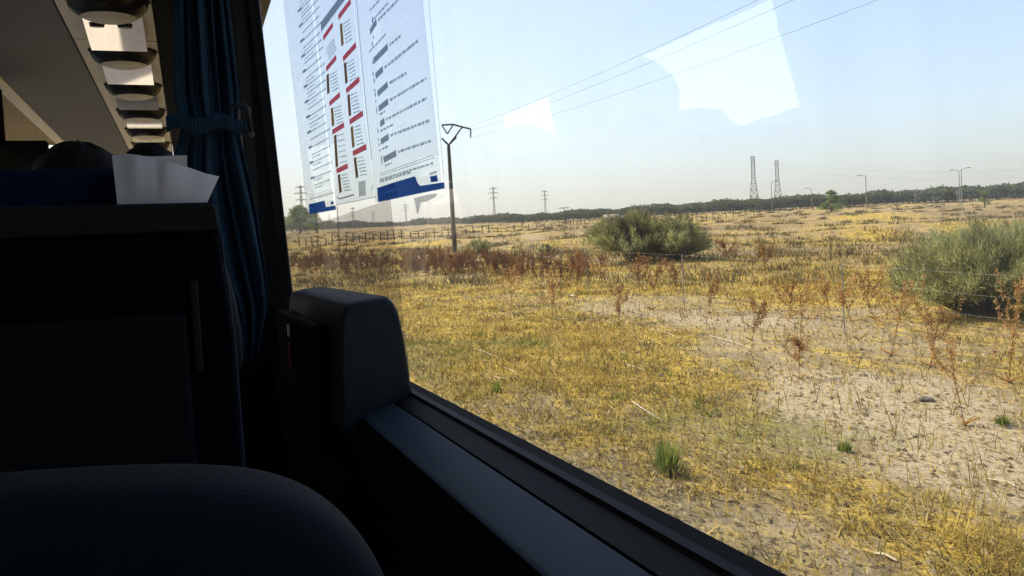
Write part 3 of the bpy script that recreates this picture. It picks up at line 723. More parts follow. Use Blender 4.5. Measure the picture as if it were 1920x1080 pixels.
# ------------------------------------------------------------------ pine wood, lone trees
M['pine'] = tint_mat('stone_pine_foliage', [(0, (0.022, 0.032, 0.017)), (.5, (0.049, 0.071, 0.032)), (1, (0.092, 0.116, 0.049))], trans=.15)
def crown_leaves(g, c, rx, rz, n, s, flat=.55):
    """clumps of small leaf faces on and inside a domed crown"""
    d = g.normal(0, 1, (n, 3)); d /= np.linalg.norm(d, axis=1)[:, None]; d[:, 2] = np.where(d[:, 2] < -.2, -d[:, 2]*.4, d[:, 2])
    rr = g.uniform(.55, 1.0, n)[:, None]; lob = 1 + .16*np.sin(d[:, 0]*5 + c[0])*np.sin(d[:, 1]*5 + c[1])
    P = c + d*rr*lob[:, None]*np.array([rx, rx, rz])
    a = g.normal(0, 1, (n, 3)); a /= np.linalg.norm(a, axis=1)[:, None]; b = g.normal(0, 1, (n, 3)); b /= np.linalg.norm(b, axis=1)[:, None]
    q = s*g.uniform(.6, 1.4, n)[:, None]
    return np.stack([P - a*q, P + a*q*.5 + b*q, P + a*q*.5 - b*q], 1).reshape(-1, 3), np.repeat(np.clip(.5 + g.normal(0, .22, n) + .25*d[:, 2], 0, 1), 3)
TOPS = [(420, 400), (560, 412), (640, 418), (740, 417), (830, 411), (900, 407), (1000, 402), (1100, 395), (1200, 389), (1300, 382), (1411, 375), (1520, 368), (1600, 366), (1700, 358), (1800, 353), (1925, 346), (2050, 340)]
BASE = [(420, 432), (560, 428), (740, 424), (860, 421), (1000, 417), (1100, 413), (1200, 408), (1300, 402), (1411, 397), (1557, 390), (1700, 383), (1925, 373), (2050, 366)]
def top_y(px): return float(np.interp(px, [p[0] for p in TOPS], [p[1] for p in TOPS]))
def base_p(px):
    v = ray(px, float(np.interp(px, [p[0] for p in BASE], [p[1] for p in BASE]))); h = math.hypot(v.x, v.y)
    for r in np.arange(140, 700, 4.0):
        p = EYE + v*(r/h)
        if p.z <= float(hz(p.x, p.y)): return r
    return 700.0
def pine_wood():
    g = np.random.default_rng(21); Vs = []; Ts = []; tr = MB(); px = 500.0
    bx = np.arange(480, 2060, 20.0); br = np.array([base_p(x) for x in bx]); br = np.convolve(np.pad(br, 5, 'edge'), np.ones(11)/11, 'valid')
    while px < 2010:
        for row in range(7):
            q = px + g.normal(0, 4); r0 = float(np.interp(q, bx, br)); r = r0 + row*9 + abs(g.normal(0, 4))
            top = world_on(q, top_y(q) + g.normal(0, 1.6) + 1.5*math.sin(q*.045) + 1.2*math.sin(q*.11) + (0 if row else 1.5), r); z0 = float(hz(top.x, top.y)); H = min(max(top.z - z0, 2.0), 9.0)
            rx = H*g.uniform(.38, .75); zc = top.z - rx*.5; c = np.array([top.x, top.y, zc])
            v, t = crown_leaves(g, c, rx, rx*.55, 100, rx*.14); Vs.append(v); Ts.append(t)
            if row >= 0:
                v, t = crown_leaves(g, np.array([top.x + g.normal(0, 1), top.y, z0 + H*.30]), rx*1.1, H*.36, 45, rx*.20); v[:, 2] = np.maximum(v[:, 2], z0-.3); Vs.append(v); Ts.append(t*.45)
            if row < 2: tr.tube([(top.x, top.y, z0-.5), (top.x+g.normal(0, .2), top.y, zc)], [.035*H, .02*H], 4, cap=False)
        px += g.uniform(3.4, 5.6) * (1.0 if px > 1000 else .8)
    Vv = np.concatenate(Vs); o = np_mesh('pine_wood', Vv, np.arange(len(Vv)).reshape(-1, 3), M['pine'], tint=np.concatenate(Ts))
    tag(o, 'far off wood of round topped stone pines along the skyline', 'wood', kind='stuff')
    tr.open = True; t = tr.build('trunk', M['bark'], o); tag(t, kind='stuff')
pine_wood()
M['treeg'] = tint_mat('young_tree_foliage', [(0, (.05, .09, .03)), (.5, (.12, .19, .05)), (1, (.22, .30, .08))], trans=.4)
def tree(px, pyb, pyt, r, wpx, label, seed, conic=True):
    g = np.random.default_rng(seed); b_ = ground_at(px, pyb); r = min(math.hypot(b_.x, b_.y), r); top = world_on(px, pyt, r); z0 = float(hz(top.x, top.y)); H = max(top.z - z0, 2.0); W_ = wpx/F*r/2*1.1
    root = empty('tree', (top.x, top.y, z0), label, 'tree'); Vs = []; Ts = []
    tr = MB().tube([(0, 0, -.3), (.1, 0, H*.4), (0, .1, H*.85)], [.05*H, .035*H, .01*H], 7)
    for k in range(34):
        u = g.uniform(.14, 1.0); a = g.uniform(0, 2*np.pi); prof = (1.05 - u)**.65 if conic else math.sin(math.pi*min(u+.1, 1))
        R = W_*prof*g.uniform(.35, .95); c = np.array([math.cos(a)*R, math.sin(a)*R, H*u*.96]); rr = W_*g.uniform(.22, .36)
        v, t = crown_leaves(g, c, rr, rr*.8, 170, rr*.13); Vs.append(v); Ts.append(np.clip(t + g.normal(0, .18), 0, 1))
        tr.tube([(0, 0, H*u*.75), tuple(c)], [.012*H, .004*H], 4, cap=False)
    Vv = np.concatenate(Vs); np_mesh('crown', Vv, np.arange(len(Vv)).reshape(-1, 3), M['treeg'], root, tint=np.concatenate(Ts))
    tr.build('trunk', M['bark'], root)
tree(1557, 394, 358, 230, 40, 'bushy green tree standing alone in front of the pine wood', 41)
tree(1845, 381, 357, 170, 18, 'small slim green tree near the right edge of the skyline', 42)
tree(560, 424, 389, 400, 72, 'dark tree seen at the far left edge of the window', 43, False)
tree(592, 424, 398, 380, 30, 'smaller dark tree just right of the far left one', 44, False)

# ------------------------------------------------------------------ COACH (all positions relative to the eye)
E0 = EYE
def e(x, y, z): return (x, y, z + E0.z)
def ebox(mb, a, b, mi=0): return mb.box(e(*a), e(*b), mi)
ZF = -1.15
coach = empty('coach_interior', e(0, 0, ZF), 'dark interior shell of the coach around the large side window', 'coach')
def cpart(mb, name, m, **k):
    o = mb.build(name, m, coach, **k); o.location = -coach.location; return o
mb = MB(); ebox(mb, (-2.1, -2.4, ZF-.1), (.55, 11.2, ZF)); cpart(mb, 'floor', M['floor'])
mb = MB(); ebox(mb, (-2.1, -2.4, 1.52), (.55, 11.2, 1.60)); cpart(mb, 'roof', mat('tan_ceiling', (.30, .25, .18), .7))
mb = MB(); ebox(mb, (-2.1, -2.48, ZF), (.55, -2.40, 1.52)); cpart(mb, 'rear_wall', M['liner'])
# front bulkhead round the windscreen
mb = MB(); ebox(mb, (-2.1, 11.2, ZF-.1), (.55, 11.28, -.45)); ebox(mb, (-2.1, 11.2, 1.5), (.55, 11.28, 1.6)); ebox(mb, (-2.1, 11.2, -.45), (-2.0, 11.28, 1.5)); ebox(mb, (.4, 11.2, -.45), (.55, 11.28, 1.5))
cpart(mb, 'front_frame', M['wallin'])
# left wall with its windows
YA = [(-2.0, .6), (1.0, 2.9), (3.2, 5.2), (5.9, 7.9), (8.4, 10.6)]
mb = MB(); ebox(mb, (-2.1, -2.4, ZF), (-2.0, 11.2, -.25)); ebox(mb, (-2.1, -2.4, 1.24), (-2.0, 11.2, 1.52))
ys = [-2.4] + [v for ab in YA for v in ab] + [11.2]
for i in range(0, len(ys), 2): ebox(mb, (-2.1, ys[i], -.25), (-2.0, ys[i+1], 1.24))
cpart(mb, 'left_wall', M['wallin'])
# right wall: lower part, pillar beyond our window, header, further window
mb = MB()
prof = [(.29, -.309), (.275, -.36), (.30, -.60), (.33, ZF), (.50, ZF), (.50, -.33), (.30, -.33)]
mb.prism([(p[0], p[1] + E0.z) for p in prof], 'y', -2.4, 11.2); cpart(mb, 'side_wall', M['liner'])
mb = MB(); ebox(mb, (.30, -2.4, 1.22), (.341, 11.2, 1.52)); cpart(mb, 'window_header', M['liner'])
mb = MB(); mb.prism([(x, z + E0.z) for x, z in ((.265, -.33), (.235, 1.22), (.345, 1.22), (.422, -.33))], 'y', 3.77, 4.15)
cpart(mb, 'window_pillar', M['trim'], bevel=.012)
for a_, b_ in (((.30, -2.4, -.33), (.5, -1.9, 1.22)), ((.28, 7.2, -.33), (.5, 7.6, 1.22)), ((.28, 10.4, -.33), (.5, 11.2, 1.22))):
    mb = MB(); ebox(mb, a_, b_); cpart(mb, 'window_pillar', M['trim'], bevel=.012)
# rubber gasket around our window
mb = MB()
mb.prism([(x, z + E0.z) for x, z in ((.416, -.262), (.404, -.268), (.393, -.2695), (.3905, -.2755), (.387, -.277), (.361, -.2865), (.357, -.31), (.42, -.31))], 'y', -1.9, 3.76)
vs_ = [e(x if x < .31 else x - GT*z, y, z) for z in (-.25, 1.22) for x, y in ((.402, 3.735), (.36, 3.74), (.298, 3.768), (.408, 3.768))]
mb.add(vs_, [(0, 1, 2, 3), (7, 6, 5, 4)] + [(i, (i+1) % 4, (i+1) % 4 + 4, i+4) for i in range(4)])
cpart(mb, 'gasket', M['black'])
# pale ledge below the gasket
mb = MB(); mb.prism([(x, z + E0.z) for x, z in ((.3575, -.2872), (.352, -.2895), (.302, -.3075), (.2955, -.3120), (.298, -.317), (.3575, -.318))], 'y', -1.9, 1.64)
cpart(mb, 'window_ledge', M['ledge'], bevel=.0015)
mb = MB(); mb.prism([(x, z + E0.z) for x, z in ((.3575, -.289), (.300, -.3085), (.288, -.34), (.3575, -.34))], 'y', 1.643, 3.76)
cpart(mb, 'ledge_end', M['liner'])
mb = MB(); ebox(mb, (-.25, 3.45, ZF), (.33, 3.50, -.16)); cpart(mb, 'added_floor_screen', M['liner'])  # added dark panel, hides the floor that is kept pale to bounce light up
# overhead: rack underside, light band, service strip and lining
ZR = 1.15
mb = MB(); ebox(mb, (-.94, -2.4, ZR), (-.462, 9.6, ZR+.06)); cpart(mb, 'rack_underside', M['rack'], bevel=.006)
mb = MB(); ebox(mb, (-1.03, -2.4, ZR-.004), (-.944, 9.6, ZR+.20)); cpart(mb, 'rack_edge', M['beige'], bevel=.012)
mb = MB(); ebox(mb, (-.456, -2.4, ZR-.006), (-.072, 4.69, ZR+.06)); ebox(mb, (-.456, 4.705, ZR-.006), (-.072, 9.6, ZR+.06)); cpart(mb, 'service_strip', M['beige'], bevel=.008)
mb = MB(); mb.prism([(x, z + E0.z) for x, z in ((-.066, ZR-.01), (.10, ZR+.0), (.30, ZR-.02), (.30, ZR+.2), (-.066, ZR+.2))], 'y', -2.4, 9.6); cpart(mb, 'wall_cove', M['liner'])
mb = MB(); ebox(mb, (-2.0, -2.4, ZR), (-1.62, 9.6, ZR+.2)); cpart(mb, 'opposite_rack', M['beige'], bevel=.02)
for yy in (3.0, 5.2, 7.4):
    mb = MB(); ebox(mb, (-1.62, yy, 1.500), (-1.03, yy+.02, 1.517)); cpart(mb, 'ceiling_seam', M['liner'])

# window panes: things of the coach shell
def pane(name, verts, frame_y=None):
    mb = MB(); mb.open = True; mb.add([e(*v) for v in verts], [(0, 1, 2, 3)]); return cpart(mb, name, M['glass'])
def rx(z): return GD + .006 - GT*z
pane('window_pane', [(rx(-.27), -1.9, -.27), (rx(-.27), 3.765, -.27), (rx(1.23), 3.765, 1.23), (rx(1.23), -1.9, 1.23)])
pane('window_pane', [(.425, 4.15, -.33), (.425, 7.2, -.33), (.347, 7.2, 1.22), (.347, 4.15, 1.22)])
pane('window_pane', [(.425, 7.6, -.33), (.425, 10.4, -.33), (.347, 10.4, 1.22), (.347, 7.6, 1.22)])

# ---- opposite side: drawn curtains with gaps (they are what the big pane mirrors)
def drawn_curtain(y0, y1, poly, label):
    """sheet hung at x=-1.93 with an opening given as a polygon in (y, z)"""
    ny, nz = 300, 170; mb = MB(); mb.open = True; keep = []
    def inside(y, z):
        c = False; n = len(poly); j = n-1
        for i in range(n):
            (yi, zi), (yj, zj) = poly[i], poly[j]
            if (zi > z) != (zj > z) and y < (yj-yi)*(z-zi)/(zj-zi)+yi: c = not c
            j = i
        return c
    vs = [e(-1.93 + .008*math.sin((y0 + (y1-y0)*i/ny)*32), y0 + (y1-y0)*i/ny, -.3 + 1.56*j/nz) for i in range(ny+1) for j in range(nz+1)]
    fs = []
    for i in range(ny):
        for j in range(nz):
            yc = y0 + (y1-y0)*(i+.5)/ny; zc = -.3 + 1.56*(j+.5)/nz
            if not inside(yc, zc): fs.append((i*(nz+1)+j, (i+1)*(nz+1)+j, (i+1)*(nz+1)+j+1, i*(nz+1)+j+1))
    mb.add(vs, fs); o = mb.build('window_curtain', M['sheer'], smooth=True); o.location = e(0, 0, 0); 
    me = o.data
    for v in me.vertices: v.co -= Vector(e(0, 0, 0))
    tag(o, label, 'curtain', 'curtains on the far side of the coach'); return o
def zy(px, py):
    """where the far curtain is met by the sight line mirrored in the tilted pane"""
    v = ray(px, py); h = on_glass(px, py, -.006); n_ = Vector((1, 0, GT)).normalized(); r = v - n_*2*v.dot(n_)
    p = h + r*((-1.93 - h.x)/r.x); return (p.y, p.z - E0.z)
A_poly = [zy(*q) for q in ((1208, 106), (1300, 62), (1380, 28), (1448, -2), (1460, 60), (1478, 130), (1500, 200), (1462, 212), (1428, 222), (1393, 236), (1375, 228), (1352, 205), (1310, 202), (1272, 206), (1276, 170), (1258, 140), (1236, 118))]
B_poly = [zy(*q) for q in ((943, 218), (985, 200), (1030, 181), (1032, 205), (1040, 232), (1048, 260), (1025, 245), (1000, 234), (975, 236), (946, 243))]
drawn_curtain(2.45, 5.62, A_poly, 'blue curtain with a wide gap, mirrored pale and large at the upper right glass')
drawn_curtain(5.6, 8.15, B_poly, 'blue curtain with a small gap, mirrored small and pale above the distant pylons')
drawn_curtain(-2.2, 2.5, [(0, 3), (0, 3.1), (.1, 3)], 'narrow bunched blue curtain at the far side, nearest of the mirrored curtains')

# ---- our window's tied back curtain
def tied_curtain():
    root = empty('tied_curtain', e(.1, 3.3, -.3), 'blue pleated curtain tied back against the pillar left of the window', 'curtain')
    zs = np.linspace(1.2, -.36, 70); nx = 110; vs = []; fs = []
    keyz = [1.2, .95, .62, .50, .38, .2, .02, -.08, -.16, -.24, -.36]
    L = np.interp(zs, keyz[::-1], [.015, .01, -.01, .01, -.03, -.03, .00, .03, .07, .11, .15][::-1])
    Rr = np.interp(zs, keyz[::-1], [.185, .20, .215, .205, .225, .25, .268, .274, .272, .250, .215][::-1])
    for i, z in enumerate(zs):
        for j in range(nx+1):
            u = j/nx; x = L[i] + (Rr[i]-L[i])*u; pin = abs(z-.5)
            fold = math.sin(u*34 + .8*math.sin(z*3.0) + z*.8)*.5 + .35*math.sin(u*61 + 2*z) + .5*math.sin(u*13 - z*2.2)
            y = 3.3 + .035*fold*min(1, .4 + pin*3) + .05*(u-.5)**2 - (.03 if pin < .02 else 0)
            vs.append((x - .1 + .004*math.sin(u*50), y - 3.3, z + .3))
    for i in range(len(zs)-1):
        for j in range(nx): fs.append((i*(nx+1)+j, i*(nx+1)+j+1, (i+1)*(nx+1)+j+1, (i+1)*(nx+1)+j))
    mb = MB(); mb.open = True; mb.add(vs, fs); o = mb.build('cloth', M['curtain'], root, smooth=True)
    sm = o.modifiers.new('thick', 'SOLIDIFY'); sm.thickness = .002
    # strap and hook
    mb = MB(); n = 24; pts = [(-.14 + .27*i/n, -.075 - .02*math.sin(math.pi*i/n), .80 + .012*math.sin(i*.5)) for i in range(n+1)]
    for a, b in zip(pts, pts[1:]):
        mb.add([(a[0], a[1], a[2]-.028), (b[0], b[1], b[2]-.028), (b[0], b[1], b[2]+.028), (a[0], a[1], a[2]+.028)], [(0, 1, 2, 3)])
    mb.open = True; st = mb.build('strap', M['curtain'], root, smooth=True); k = st.modifiers.new('t', 'SOLIDIFY'); k.thickness = .004
    hk = MB(); hk.tube([(.075, -.11, .84), (.085, -.115, .86), (.125, -.115, .86), (.135, -.11, .85), (.138, -.105, .78), (.150, -.02, .77)], .009, 8); hk.build('hook', M['box'], root, smooth=True)
tied_curtain()

# ---- posters on the glass
def gp(px, py, off): p = on_glass(px, py, off); return p
def quad_on_glass(mb, pts, off, mi=0):
    mb.add([gp(px, py, off) for px, py in pts], [tuple(range(len(pts)))], mi)
class Sheet:
    def __init__(s, y0, y1, z0, z1, label, tilt=0):
        s.c = Vector((gx(z0 + E0.z, .004), y0, z0 + E0.z)); s.root = empty('window_poster', s.c, label, 'poster', 'printed posters stuck on the window glass')
        mb = MB(); mb.open = True; s.n = 0
        mb.add([(gx(z + E0.z, .004), y, z + E0.z) for y, z in ((y0, z0), (y1, z0+tilt), (y1, z1), (y0, z1))], [(0, 1, 2, 3)]); s.part(mb, 'sheet', 'film')
    def part(s, mb, name, m):
        mb.open = True; mb.v = [tuple(Vector(v) - s.c) for v in mb.v]; return mb.build(name, M[m], s.root)
def dashline(mb, a, b, th, off=.0055, dash=(3, 9), gap=(1, 2.5)):
    """a printed text line from pixel a to pixel b as word shaped dashes on the glass plane"""
    A, B = gp(*a, off), gp(*b, off); d = B - A; L = d.length; d.normalize(); up = Vector((-GT, 0, 1)).normalized()*th/2; t = 0
    while t < L:
        l = random.uniform(*dash)*.0035; l = min(l, L-t); p, q = A + d*t, A + d*(t+l); k = random.uniform(.75, 1.1)
        mb.add([p-up*k, q-up*k, q+up*k, p+up*k], [(0, 1, 2, 3)]); t += l + random.uniform(*gap)*.0028
def bar(mb, a, b, th, off=.0055):
    A, B = gp(*a, off), gp(*b, off); up = Vector((-GT, 0, 1)).normalized()*th/2
    mb.add([A-up, B-up, B+up, A+up], [(0, 1, 2, 3)])
# right hand poster
S = Sheet(1.848, 1.328, .119, .86, 'right hand poster, nearly clear, with dark text rows above a blue stepped banner', -.015)
mb = MB()
rows = [((694, 60), (706, 40), (748, -2)), ((700, 115), (727, 87), (751, 67)), ((704, 143), (718, 129), (784, 76)), ((708, 176), (727, 158), (762, 137)),
        ((710, 204), (728, 190), (799, 147)), ((713, 233), (721, 226), (800, 184)), ((714, 266), (729, 256), (805, 226)), ((719, 300), (743, 287), (808, 264))]
for a, b, c in rows:
    bold = MB(); bar(bold, a, b, .012); S.part(bold, 'bold_heading', 'ink2'); mb = MB(); dashline(mb, (b[0]+3, b[1]-2), c, .0055); S.part(mb, 'text_line', 'ink')
for a, c in (((692, 98), (723, 64)), ((713, 246), (738, 233)), ((716, 280), (728, 274)), ((722, 311), (735, 305)), ((693, 20), (720, -10)), ((712, 215), (722, 208)),
             ((712, 337), (812, 306)), ((712, 341), (770, 323)), ((697, 40), (728, 5))):
    mb = MB(); dashline(mb, a, c, .0045); S.part(mb, 'text_line', 'ink')
for a, b in (((712, 326), (812, 291)), ((712, 330), (815, 295))):
    mb = MB(); bar(mb, a, b, .0012); S.part(mb, 'ruled_line', 'edge')
mb = MB()
icons = [(697, 38, 12), (699, 70, 6), (697, 84, 10), (697, 118, 5), (698, 140, 9), (700, 152, 9), (701, 170, 6), (702, 178, 8), (703, 190, 5), (705, 208, 12), (707, 246, 8), (708, 262, 5), (709, 272, 5), (711, 283, 4), (714, 301, 16)]
for x, y, h in icons:
    mb = MB(); quad_on_glass(mb, [(x, y-h/2), (x+2.2, y-h/2-1), (x+3.2, y+h/2-1), (x+1.2, y+h/2)], .0056); S.part(mb, 'pictogram', 'ink')
mb = MB()
quad_on_glass(mb, [(803.0, -2), (803.8, -2), (833.2, 342), (832.4, 342)], .0056)
S.part(mb, 'margin_print', 'edge')
ban = MB(); quad_on_glass(ban, [(708.8, 379.5), (707, 352.5), (735, 343), (777, 330.5), (779, 332), (783, 343), (788, 348.5), (832.8, 341.5), (834, 353), (770, 366)], .0058)
S.part(ban, 'blue_banner', 'blueink')
mb = MB()
for a, b in (((711, 357), (741, 347)), ((712, 371), (744, 361))): dashline(mb, a, b, .011, .0064, (3, 5), (.6, 1.2))
S.part(mb, 'white_lettering', 'whiteink')
mb = MB(); quad_on_glass(mb, [(806, 331), (819, 328), (821.5, 340), (808, 342)], .0060); S.part(mb, 'logo', 'blueink')
mb = MB(); quad_on_glass(mb, [(809.5, 333), (817, 331.3), (818.2, 337), (811, 338)], .0066); bar(mb, (805, 327), (819, 322), .004, .006); S.part(mb, 'logo_mark', 'greyink')
# middle poster
S = Sheet(2.365, 1.852, .148, .86, 'middle poster with red headings, food pictures and a black rounded border', -.016)
red = MB(); br = MB(); oc = MB(); tx = MB()
redL = [((606, 72), (624, 46)), ((611.5, 130), (630.5, 107)), ((617.5, 195), (637.5, 177)), ((623, 248), (645, 234)), ((631, 321), (652, 311))]
redR = [((634.5, 33), (657.5, 2)), ((643, 111), (667.5, 84)), ((649, 171), (674, 148)), ((655.5, 229), (680.5, 212)), ((661.5, 288), (687, 275))]
for a, b in redL + redR: red = MB(); bar(red, a, b, .0125); S.part(red, 'red_heading', 'redink')
picL = [(612, 140, 617, 176), (620, 203, 626, 237), (626, 254, 633, 314), (633, 328, 640, 362)]
picR = [(637, 45, 643.5, 86), (644.5, 118, 651, 157), (651, 178, 657.5, 218), (657, 238, 664, 277), (663, 296, 671, 334)]
for i, (x0, y0, x1, y1) in enumerate(picL + picR):
    oc = MB(); quad_on_glass(oc, [(x0, y0+1), (x0+4.5, y0-2.5), (x1+1.2, y1-2.5), (x1-3.6, y1+1)], .0056); S.part(oc, 'food_picture', 'ochreink' if i % 3 == 1 or i == 4 else 'brownink')
quad_on_glass(br, [(672, 341), (685, 338), (686, 366), (673, 369)], .0056)
S.part(br, 'food_picture', 'greyink')
for (x0, y0, x1, y1) in picL + picR:
    n = 6; tx = MB()
    for k in range(n):
        t = k/n; xa = x0 + (x1-x0)*t + 6; ya = y0 + (y1-y0)*t + 1; dashline(tx, (xa, ya), (xa + 13, ya - 11*(1 - ya/420)), .0035)
    S.part(tx, 'text_block', 'ink')
tx = MB()
for k in range(5): dashline(tx, (612 + k, 92 + k*5), (627 + k, 72 + k*5), .004)
S.part(tx, 'text_block', 'ink')
mb = MB(); quad_on_glass(mb, [(602, 60), (601.5, 42), (634, -2), (648, -2)], .0056); S.part(mb, 'dark_heading_bar', 'ink2')
mb = MB()
bd = [(698, 355), (700, 340), (697, 300), (690, 240), (679, 130), (668, 0)]
for i in range(2, 5): quad_on_glass(mb, [bd[i], bd[i+1], (bd[i+1][0]+.9, bd[i+1][1]), (bd[i][0]+.9, bd[i][1])], .0056)
for a, b in (((632, 369), (636, 373)), ((636, 373), (664, 365)), ((697, 357), (700, 345)), ((700, 345), (699, 318))): bar(mb, a, b, .004)
bar(mb, (632.5, 384), (705, 369), .0018); S.part(mb, 'black_border', 'ink2')
# left poster
S = Sheet(2.95, 2.39, .156, .86, 'left hand poster farthest from the camera, with small text rows and blue banner', -.012)
tx = MB(); bd_ = MB()
for k in range(26):
    tx = MB(); y = -6 + k*14.2; x = 556 + (y+6)*.078; sl = .95*(1 - (y+6)/430) + .18; L = 34 + 8*random.random()
    dashline(tx, (x + 5, y - 3*sl), (x + L, y - L*sl), .005)
    if k % 2 == 0: bd_ = MB(); bar(bd_, (x, y), (x + 7, y - 7*sl), .008); S.part(bd_, 'bold_heading', 'ink2')
    if random.random() < .6: dashline(tx, (x + 6, y + 4), (x + 22, y + 4 - 16*sl), .004)
    S.part(tx, 'text_line', 'ink')
tx = MB(); dashline(tx, (581, 374), (625, 361), .005)
S.part(tx, 'text_line', 'ink')
mb = MB(); quad_on_glass(mb, [(580, 402), (579, 383), (608.5, 376), (611, 388.5), (629, 385), (630, 393)], .0058); S.part(mb, 'blue_banner', 'blueink')
mb = MB(); dashline(mb, (582, 388), (594, 384.5), .008, .0064, (3, 5), (.6, 1)); dashline(mb, (582, 396), (595, 392.5), .008, .0064, (3, 5), (.6, 1)); S.part(mb, 'white_lettering', 'whiteink')
mb = MB(); quad_on_glass(mb, [(620, 378.5), (625, 377), (626, 382.5), (621, 384)], .006); S.part(mb, 'logo', 'blueink')
for a, b in (((580, 366), (624, 354)), ((580, 370), (624, 358))):
    mb = MB(); bar(mb, a, b, .001); S.part(mb, 'ruled_line', 'edge')
mb = MB(); mb.open = True; zb, zt_ = -.255, .115  # sheet whose brown tint imitates a dark interior reflection in the pane
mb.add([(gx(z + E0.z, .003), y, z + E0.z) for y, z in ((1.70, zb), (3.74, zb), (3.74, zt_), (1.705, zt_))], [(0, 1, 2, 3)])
o = mb.build('dark_reflection_sheet', film_mat('reflection_tint', (.30, .27, .24), .10, tcol=(.70, .68, .66))); tag(o, 'faint brownish sheet standing in for a dark reflection in the glass under the posters', 'painted reflection')
# smudge on the glass below the right poster
mb = MB(); mb.open = True; quad_on_glass(mb, [(776, 372), (800, 365), (820, 362), (817, 369), (800, 378), (789, 380), (784, 402), (781, 398), (778, 380)], .004)
o = mb.build('glass_smudge', M['greyink']); tag(o, 'grey dirt smudge on the glass just below the right poster', 'smudge')

# ---- grey housing on the wall
def housing():
    root = empty('wall_housing', e(.33, 1.64, -.30), 'grey rounded plastic housing on the wall below the posters', 'housing')
    prof = [(-.075, -.04), (-.068, .14), (-.062, .195), (-.052, .211), (-.03, .217), (.028, .222), (.040, .216), (.050, .196), (.058, .150), (.064, .09), (.068, .03), (.069, -.04)]
    mb = MB(); n = len(prof); ys_ = [0, .01, .03, .35, .62, .9]; ins = [.012, .004, 0, 0, 0, .0]
    vs = []
    for y, k in zip(ys_, ins):
        for (x, z) in prof: vs.append((x*(1-k*8*.25), y, z - (k if z > 0 else 0)))
    fs = [tuple(range(n))] + [(i*n+j, (i+1)*n+j, (i+1)*n+(j+1) % n, i*n+(j+1) % n) for i in range(len(ys_)-1) for j in range(n)] + [tuple((len(ys_)-1)*n + j for j in range(n))[::-1]]
    mb.add(vs, fs); o = mb.build('casing', M['box'], root, bevel=.006)
    mb = MB().box((-.105, .12, -.10), (-.078, .85, .168)); mb.build('side_panel', M['liner'], root, bevel=.02, seg=4)
    mb = MB().box((-.112, .50, .04), (-.106, .53, .10)); mb.build('indicator', mat('red_indicator', (.25, .02, .02), .4), root, bevel=.004)
    mb = MB().box((-.112, .50, .115), (-.106, .525, .145)); mb.build('screw_cap', M['white'], root, bevel=.003)
housing()

# ---- seats
def seat(name_label, x0, x1, y, zt, head=True, hz_=.06):
    """coach seat seen from behind; back panel at y, top at zt"""
    root = empty('passenger_chair', e((x0+x1)/2, y + .1, ZF), name_label, 'seat', 'coach seats'); c = root.location
    def loc(mb): mb.v = [tuple(Vector(v) - c) for v in mb.v]; return mb
    wd = x1 - x0
    # back shell, slightly flared downwards
    mb = MB(); pr = [(x0, zt-.045), (x1, zt-.045), (x1+.012, zt-.2), (x1+.016, -.75), (x0-.016, -.75), (x0-.012, zt-.2)]
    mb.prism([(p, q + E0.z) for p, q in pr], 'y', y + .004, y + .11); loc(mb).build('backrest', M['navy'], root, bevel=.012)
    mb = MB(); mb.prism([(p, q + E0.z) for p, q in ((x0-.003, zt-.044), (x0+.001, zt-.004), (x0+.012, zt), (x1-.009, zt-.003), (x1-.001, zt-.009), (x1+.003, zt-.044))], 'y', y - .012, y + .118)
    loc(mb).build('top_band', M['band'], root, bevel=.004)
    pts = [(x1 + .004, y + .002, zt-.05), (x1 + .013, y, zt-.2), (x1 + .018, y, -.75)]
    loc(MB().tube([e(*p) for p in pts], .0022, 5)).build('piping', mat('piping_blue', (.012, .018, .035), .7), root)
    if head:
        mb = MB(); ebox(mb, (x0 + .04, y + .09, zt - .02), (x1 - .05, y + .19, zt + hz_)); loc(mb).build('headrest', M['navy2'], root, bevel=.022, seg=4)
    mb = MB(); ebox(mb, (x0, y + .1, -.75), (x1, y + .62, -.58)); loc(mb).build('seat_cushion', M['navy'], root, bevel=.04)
    mb = MB(); ebox(mb, (x0 + .05, y + .12, ZF), (x1 - .05, y + .5, -.752)); loc(mb).build('seat_base', M['liner'], root)
    mb = MB(); ebox(mb, (x0 + .035, y - .014, -.42), (x1 - .05, y + .003, -.065)); loc(mb).build('tray_table', M['liner'], root, bevel=.008)
    mb = MB(); ebox(mb, (x1 - .043, y - .010, -.15), (x1 - .032, y + .003, -.02)); loc(mb).build('tray_latch', M['band'], root, bevel=.003)
    mb = MB(); ebox(mb, (x0 - .03, y + .12, -.42), (x0 + .01, y + .5, -.37)); loc(mb).build('armrest', M['band'], root, bevel=.012)
    return root
seat('navy coach seat directly ahead with dark leathery top band, white paper on top', -.44, .043, 1.3, .093)
seat('navy coach seat one row further, mostly hidden behind the nearer one', -.44, .02, 2.2, .14, True, .08)
